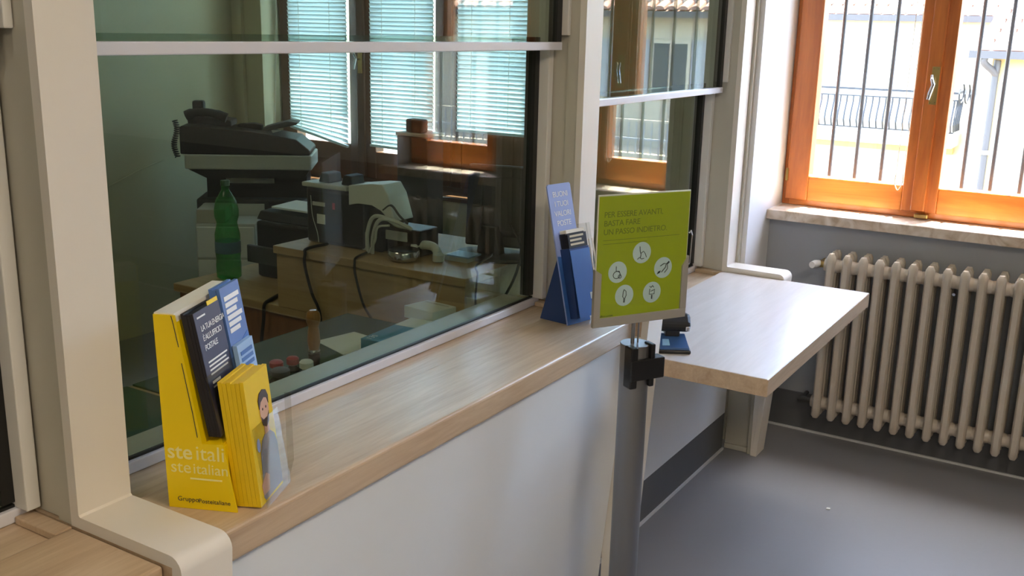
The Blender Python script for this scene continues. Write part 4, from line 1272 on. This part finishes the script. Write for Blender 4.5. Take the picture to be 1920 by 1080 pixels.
for z in (0.33, 0.48):
    cbx(MB(), 0.05, 0.34, 0.048, 0.0595, z - 0.13, z - 0.01, 0.003).build('paper_drawer', M_dgrey, co)
tw = thing('drawer_tower', CO + C1 * 0.2 - C2 * 0.1 + ZV * FLOOR_D, 'narrow pale drawer tower standing before the photocopier', 'drawers')
cbx(MB(), 0.07, 0.33, -0.17, 0.03, FLOOR_D, 0.728, 0.004).build('body', M_lgrey, tw)
for i in range(4):
    cbx(MB(), 0.075, 0.325, -0.181, -0.1705, 0.125 + 0.15 * i, 0.265 + 0.15 * i, 0.004).build('drawer', M_pwhite, tw)
cbx(MB(), 0.075, 0.20, -0.16, 0.02, 0.7285, 0.790, 0.003).build('top_box', M_side, tw)
ph = thing('telephone', CO + C1 * 0.08 + C2 * 0.12 + ZV * 1.143, 'black desk telephone on top of the photocopier', 'telephone')
cpr(MB(), [(0.005, 1.143), (0.20, 1.131), (0.20, 1.158), (0.03, 1.185), (0.005, 1.18)], 0.08, 0.24, 0.006).build('base', M_black, ph)
MB().tube(arc_path([CO + C1 * a + C2 * 0.06 + ZV * z for a, z in ((0.005, 1.180), (0.05, 1.196), (0.12, 1.194), (0.185, 1.172))], 5), [0.024] * 4 + [0.019] * 8 + [0.023] * 4, 10).build('handset', M_black2, ph, True)
cbx(MB(), 0.022, 0.075, 0.11, 0.16, 1.188, 1.245, 0.010).build('display', M_black, ph)
cc = []
for k in range(140):
    a = k * 0.75
    t = k / 139
    cc.append(CO + C1 * (-0.032 + 0.008 * math.sin(t * 7) + 0.011 * math.cos(a)) + C2 * (-0.004 + 0.010 * math.sin(a)) + ZV * (1.165 - 0.165 * t))
MB().tube(cc, 0.0032, 5).build('coiled_cord', M_black, ph, True)
st = thing('stapler', CO + C1 * 0.28 + C2 * 0.12 + ZV * 1.13, 'black stapler lying in the middle of the photocopier top', 'stapler')
cpr(MB(), [(0.225, 1.130), (0.335, 1.116), (0.335, 1.140), (0.30, 1.148), (0.225, 1.142)], 0.10, 0.15, 0.004).build('body', M_black2, st)
tr_ = thing('feeder_tray', CO + C1 * 0.43 + C2 * 0.15 + ZV * 1.10, 'raised dark feeder tray at the right end of the photocopier', 'tray')
cpr(MB(), [(0.34, 1.115), (0.36, 1.112), (0.49, 1.142), (0.50, 1.152), (0.45, 1.158), (0.34, 1.128)], 0.10, 0.22, 0.003).build('tray', M_dgrey, tr_)
cpr(MB(), [(0.385, 1.105), (0.42, 1.115), (0.425, 1.118), (0.38, 1.1165)], 0.085, 0.098).build('pale_flap', M_lgrey, tr_)
# conduit, cable and skirting on the back walls
use_units(METRES)
cdn = MB().box(-4.235, -4.205, 4.012, 4.034, 0.0, 2.70, 0.002).build('cable_conduit', M_wallolive)
tag(cdn, 'vertical plastic conduit in the office corner left of the window', 'conduit')
cable('wall_cable', [(-4.29, 2.2, 0.66), (-4.285, 2.7, 0.70), (-4.285, 3.1, 0.78), (-4.28, 3.35, 0.86), (-4.27, 3.5, 0.90)], 0.004, M_wallolive, 'slack pale cable along the olive office wall')
# low cupboard along the office wall
lc = thing('low_cupboard', (-3.9, 1.6, 0), 'low brown cupboard against the olive office wall', 'cupboard')
MB().box(-4.28, -3.75, 0.4, 2.6, 0.0, 0.62).build('body', M_cabinet, lc)
MB().box(-4.285, -3.73, 0.39, 2.61, 0.62, 0.645, 0.002).build('cupboard_top', M_oak_dark, lc)
for i in range(4):
    dr = MB().box(-3.749, -3.733, 0.41 + 0.55 * i, 0.945 + 0.55 * i, 0.05, 0.60, 0.003).build('door', M_cabinet, lc)
    MB().box(-3.733, -3.722, 0.88 + 0.55 * i, 0.90 + 0.55 * i, 0.34, 0.44, 0.002).build('handle', M_chrome, dr)
# tall wooden cupboard seen dimly behind the left glass
tc_ = thing('tall_cupboard', (-2.8, 0.2, 0), 'brown wooden cupboard seen behind the glass at the left edge', 'cupboard')
MB().box(-3.10, -2.60, -0.6, 0.75, 0.0, 0.98).build('body', M_cabinet, tc_)
for y in (-0.58, 0.085):
    dr = MB().box(-2.599, -2.582, y, y + 0.65, 0.04, 0.96, 0.003).build('door', M_cabinet, tc_)
    MB().box(-2.582, -2.570, y + 0.56, y + 0.58, 0.45, 0.57, 0.002).build('handle', M_chrome, dr)
# dark upright unit with a small device, below the middle blind
use_units(DRAWING)
gu = thing('upright_unit', (-2.77, 3.75, FLOOR_D), 'dark upright unit below the middle blind with a small device on top', 'cabinet')
MB().box(-2.83, -2.66, 3.60, 3.72, FLOOR_D, 1.125, 0.004).build('body', M_dgrey, gu)
MB().box(-2.835, -2.655, 3.595, 3.725, 1.1255, 1.14, 0.003).build('top', M_lgrey, gu)
MB().box(-2.79, -2.70, 3.61, 3.66, 1.1405, 1.20, 0.008).build('small_device', M_dgrey, gu)
use_units(METRES)

# ------------------------------------------------------------------ ceiling lamps of the public room, and an added fill panel over the office
for lx, ly, lab, lm in ((0.6, -1.4, 'ceiling lamp panel behind the viewer', M_lamp), (0.7, 0.9, 'ceiling lamp panel above the viewer', M_lamp),
                        (-2.7, 0.9, 'unseen ceiling panel added to lift the light on the office desks', M_fill_lamp)):
    cl = thing('ceiling_lamp', (lx, ly, ZC - 0.06), lab, 'ceiling lamp', 'ceiling lamps')
    MB().box(lx - 0.32, lx + 0.32, ly - 0.32, ly + 0.32, ZC - 0.05, ZC - 0.001, 0.004).build('housing', M_alu_w, cl)
    MB().box(lx - 0.30, lx + 0.30, ly - 0.30, ly + 0.30, ZC - 0.058, ZC - 0.0505).build('diffuser', lm, cl)

# ------------------------------------------------------------------ the street outside
gd = MB().box(-40, 40, YO + 0.001, 60, -4.2, -4.0).build('ground', M_street)
struct(gd, 'pale street below the windows')


def roof_tiles(x0, x1, y_e, z_e, depth, rise, root, xa=None, xb=None):
    """half-round clay tiles: the rows at the eave one by one, those higher up as one sheet"""
    pitch = 0.23
    rows = 5

    def tile(m, cx, t0, t1):
        pa, pb = [], []
        for k in range(6):
            a = PI * k / 5
            pa.append(m.bm.verts.new((cx + 0.105 * math.cos(a), y_e + depth * t0, z_e + rise * t0 + 0.07 * math.sin(a) + 0.02)))
            pb.append(m.bm.verts.new((cx + 0.085 * math.cos(a), y_e + depth * t1, z_e + rise * t1 + 0.055 * math.sin(a))))
        for k in range(5):
            m.bm.faces.new([pa[k], pa[k + 1], pb[k + 1], pb[k]])
        m.bm.faces.new(pa)
    n = int((x1 - x0) / pitch)
    rest = MB()
    for r in range(rows):
        t0, t1 = r / rows, (r + 1.12) / rows
        one = MB()
        tile(one, 0.0, t0, t1)
        me_ = one.mesh('tile', M_terra)
        for i in range(n):
            cx = x0 + pitch * (i + 0.5)
            if r < 3 and (xa is None or xa < cx < xb):
                o_ = link('tile', me_, root)
                o_.matrix_basis = Matrix.Translation((cx, 0, 0))
            else:
                tile(rest, cx, t0, t1)
    o = rest.build('upper_tiles', M_terra, root)
    o['kind'] = 'stuff'
    return o


def house_window(root, x0, x1, z0, z1, yf, shutters=True):
    w_ = MB().box(x0, x1, yf - 0.03, yf + 0.02, z0, z1).build('window', M_cream2, root)
    MB().box(x0 + 0.07, (x0 + x1) / 2 - 0.03, yf - 0.04, yf - 0.03, z0 + 0.07, z1 - 0.07).build('pane', M_dgrey, w_)
    MB().box((x0 + x1) / 2 + 0.03, x1 - 0.07, yf - 0.04, yf - 0.03, z0 + 0.07, z1 - 0.07).build('pane', M_dgrey, w_)
    if shutters:
        for s in (x0 - 0.42, x1 + 0.02):
            MB().box(s, s + 0.40, yf - 0.06, yf - 0.001, z0, z1).build('shutter', M_shutter, w_)


# house opposite with the balcony
yA = 22.0
sA = yA / 12.0


def ex(x, z, s):
    return x * s, 1.6 + (z - 1.6) * s


hA = thing('house', (-6, yA, -4.0), 'pale yellow house with a tiled roof and an iron balcony across the street', 'house')
xa1 = ex(-1.66, 0, sA)[0]
zeA = ex(0, 1.83, sA)[1]
MB().box(-14, xa1 + 0.4, yA, yA + 6, -4.0, zeA - 0.02).build('wall', M_cream2, hA)
MB().box(-14.2, xa1 + 0.6, yA - 0.28, yA - 0.16, zeA - 0.12, zeA).build('gutter', M_gutter, hA)
MB().prism([(-14.2, yA - 0.2, zeA - 0.02), (-14.2, yA + 3.1, zeA + 1.0), (-14.2, yA + 6.2, zeA - 0.02)], (14.2 + xa1 + 0.6, 0, 0)).build('roof', M_terra, hA)
roof_tiles(-9.0, xa1 + 0.6, yA - 0.22, zeA - 0.01, 3.3, 1.02, hA, -7.4, 0)
bx0, bx1 = -8.6, ex(-1.70, 0, sA)[0]
zs = ex(0, 0.60, sA)[1]
zr = ex(0, 1.06, sA)[1]
MB().box(bx0, bx1, yA - 1.0, yA, zs - 0.22, zs).build('balcony_slab', M_cream2, hA)
MB().box(bx0, bx1 - 0.1, yA - 0.12, yA, zs - 0.42, zs - 0.22).build('string_course', M_cream, hA)
MB().box(bx0, bx1, yA - 1.0, yA - 0.95, zr - 0.04, zr).build('top_rail', M_rail_iron, hA)
MB().box(bx0, bx1, yA - 0.99, yA - 0.96, zr - 0.17, zr - 0.145).build('mid_rail', M_rail_iron, hA)
MB().box(bx0, bx1, yA - 0.99, yA - 0.96, zs + 0.06, zs + 0.085).build('foot_rail', M_rail_iron, hA)
m = MB()
prof = [(0.0, zr - 0.15), (0.0, zr - 0.28), (-0.10, zs + 0.36), (-0.13, zs + 0.22), (-0.03, zs + 0.08)]
m.tube([(0, p[0], p[1]) for p in prof], 0.016, 5)
bal_me = m.mesh('baluster', M_rail_iron)
xx = bx0 + 0.06
while xx < bx1:
    o_ = link('baluster', bal_me, hA)
    o_.matrix_basis = Matrix.Translation((xx, yA - 0.975, 0))
    xx += 0.125
for yy in (0.8, 0.6, 0.4, 0.2):
    o_ = link('baluster', bal_me, hA)
    o_.matrix_basis = Matrix.Translation((bx1 - 0.02, yA - yy, 0)) @ Matrix.Rotation(PI / 2, 4, 'Z') if False else Matrix.Translation((bx1 - 0.02, yA - yy, 0))
MB().box(bx1 - 0.05, bx1, yA - 0.95, yA, zr - 0.04, zr).build('top_rail', M_rail_iron, hA)
m = MB()
for k in range(3):
    m.tube([(bx1 + 0.05 + 0.1 * k, yA - 0.9 + 0.28 * math.cos(a), zr - 0.02 + 0.18 * math.sin(a)) for a in [2 * PI * j / 12 for j in range(13)]], 0.016, 5)
m.build('scroll_ornament', M_rail_iron, hA)
MB().box(-4.62, -4.56, yA - 0.03, yA, zs, zs + 1.9).build('door_trim', M_cream, hA)
house_window(hA, -9.6, -8.8, zs + 0.02, zs + 1.75, yA, True)
house_window(hA, -4.7, -3.9, zs - 2.6, zs - 1.2, yA, True)

# lower yellow house to its right with a downpipe
yB = 17.0
sB = yB / 12.0
xb0, zeB = ex(-1.66, 1.48, sB)
hB = thing('house', (2, yB, -4.0), 'lower yellow house with a grey downpipe right of the balcony house', 'house')
MB().box(xb0 + 0.25, 1.75, yB, yB + 4.5, -4.0, zeB - 0.02).build('wall', M_cream, hB)
MB().box(xb0 - 0.05, 1.78, yB - 0.30, yB - 0.18, zeB - 0.11, zeB).build('gutter', M_gutter, hB)
MB().prism([(xb0, yB - 0.2, zeB - 0.02), (xb0, yB + 2.3, zeB + 0.75), (xb0, yB + 4.7, zeB - 0.02)], (1.78 - xb0, 0, 0)).build('roof', M_terra, hB)
roof_tiles(xb0, 1.78, yB - 0.24, zeB - 0.01, 2.5, 0.79, hB)
xp0 = ex(-1.54, 0, sB)[0]
xp1 = ex(-1.435, 0, sB)[0]
dp = MB()
dp.tube(arc_path([(xp0, yB - 0.24, zeB - 0.10), (xp0, yB - 0.22, zeB - 0.18), (xp1, yB - 0.08, zeB - 0.34), (xp1, yB - 0.06, zeB - 0.55), (xp1, yB - 0.06, -4.0)], 6), 0.05, 10)
dp.build('downpipe', M_gutter, hB, True)
for zz in (-0.1, -1.6):
    MB().box(xp1 - 0.07, xp1 + 0.07, yB - 0.12, yB, zz, zz + 0.06).build('pipe_clip', M_cream2, hB)
house_window(hB, -0.9, 0.0, -0.9, 0.5, yB, True)
MB().box(xb0 + 0.3, 1.75, yB - 0.03, yB, 0.0 - 1.15, 0.05 - 1.15).build('string_course', M_cream2, hB)

# pale house further right, seen in the reflections, with a roof terrace rail
yC = 18.0
hC = thing('house', (6, yC, -4.0), 'pale house with a tiled roof seen mirrored in the glass screens', 'house')
MB().box(1.9, 16, yC, yC + 7, -4.0, 2.30).build('wall', M_cream2, hC)
MB().prism([(1.8, yC - 0.3, 1.95), (1.8, yC + 3.2, 3.4), (1.8, yC + 7.2, 1.95)], (14.3, 0, 0)).build('roof', M_terra, hC)
roof_tiles(1.8, 10.0, yC - 0.34, 1.96, 3.4, 1.45, hC, 1.8, 8.0)
MB().box(1.8, 16, yC - 0.45, yC - 0.32, 1.84, 1.95).build('gutter', M_gutter, hC)
for x in (2.7, 4.6, 6.6):
    house_window(hC, x, x + 0.8, 0.35, 1.45, yC, True)
MB().box(1.9, 14, yC - 1.2, yC, -0.9, -0.55).build('terrace_slab', M_cream2, hC)
MB().box(1.9, 14, yC - 1.2, yC - 1.15, 0.02, 0.06).build('top_rail', M_cream2, hC)
MB().box(1.9, 14, yC - 1.2, yC - 1.15, -0.30, -0.27).build('mid_rail', M_shutter, hC)
m = MB().box(-0.012, 0.012, -0.012, 0.012, -0.55, 0.02)
pk_me = m.mesh('baluster', M_shutter)
for i in range(80):
    o_ = link('baluster', pk_me, hC)
    o_.matrix_basis = Matrix.Translation((1.95 + 0.15 * i, yC - 1.175, 0))
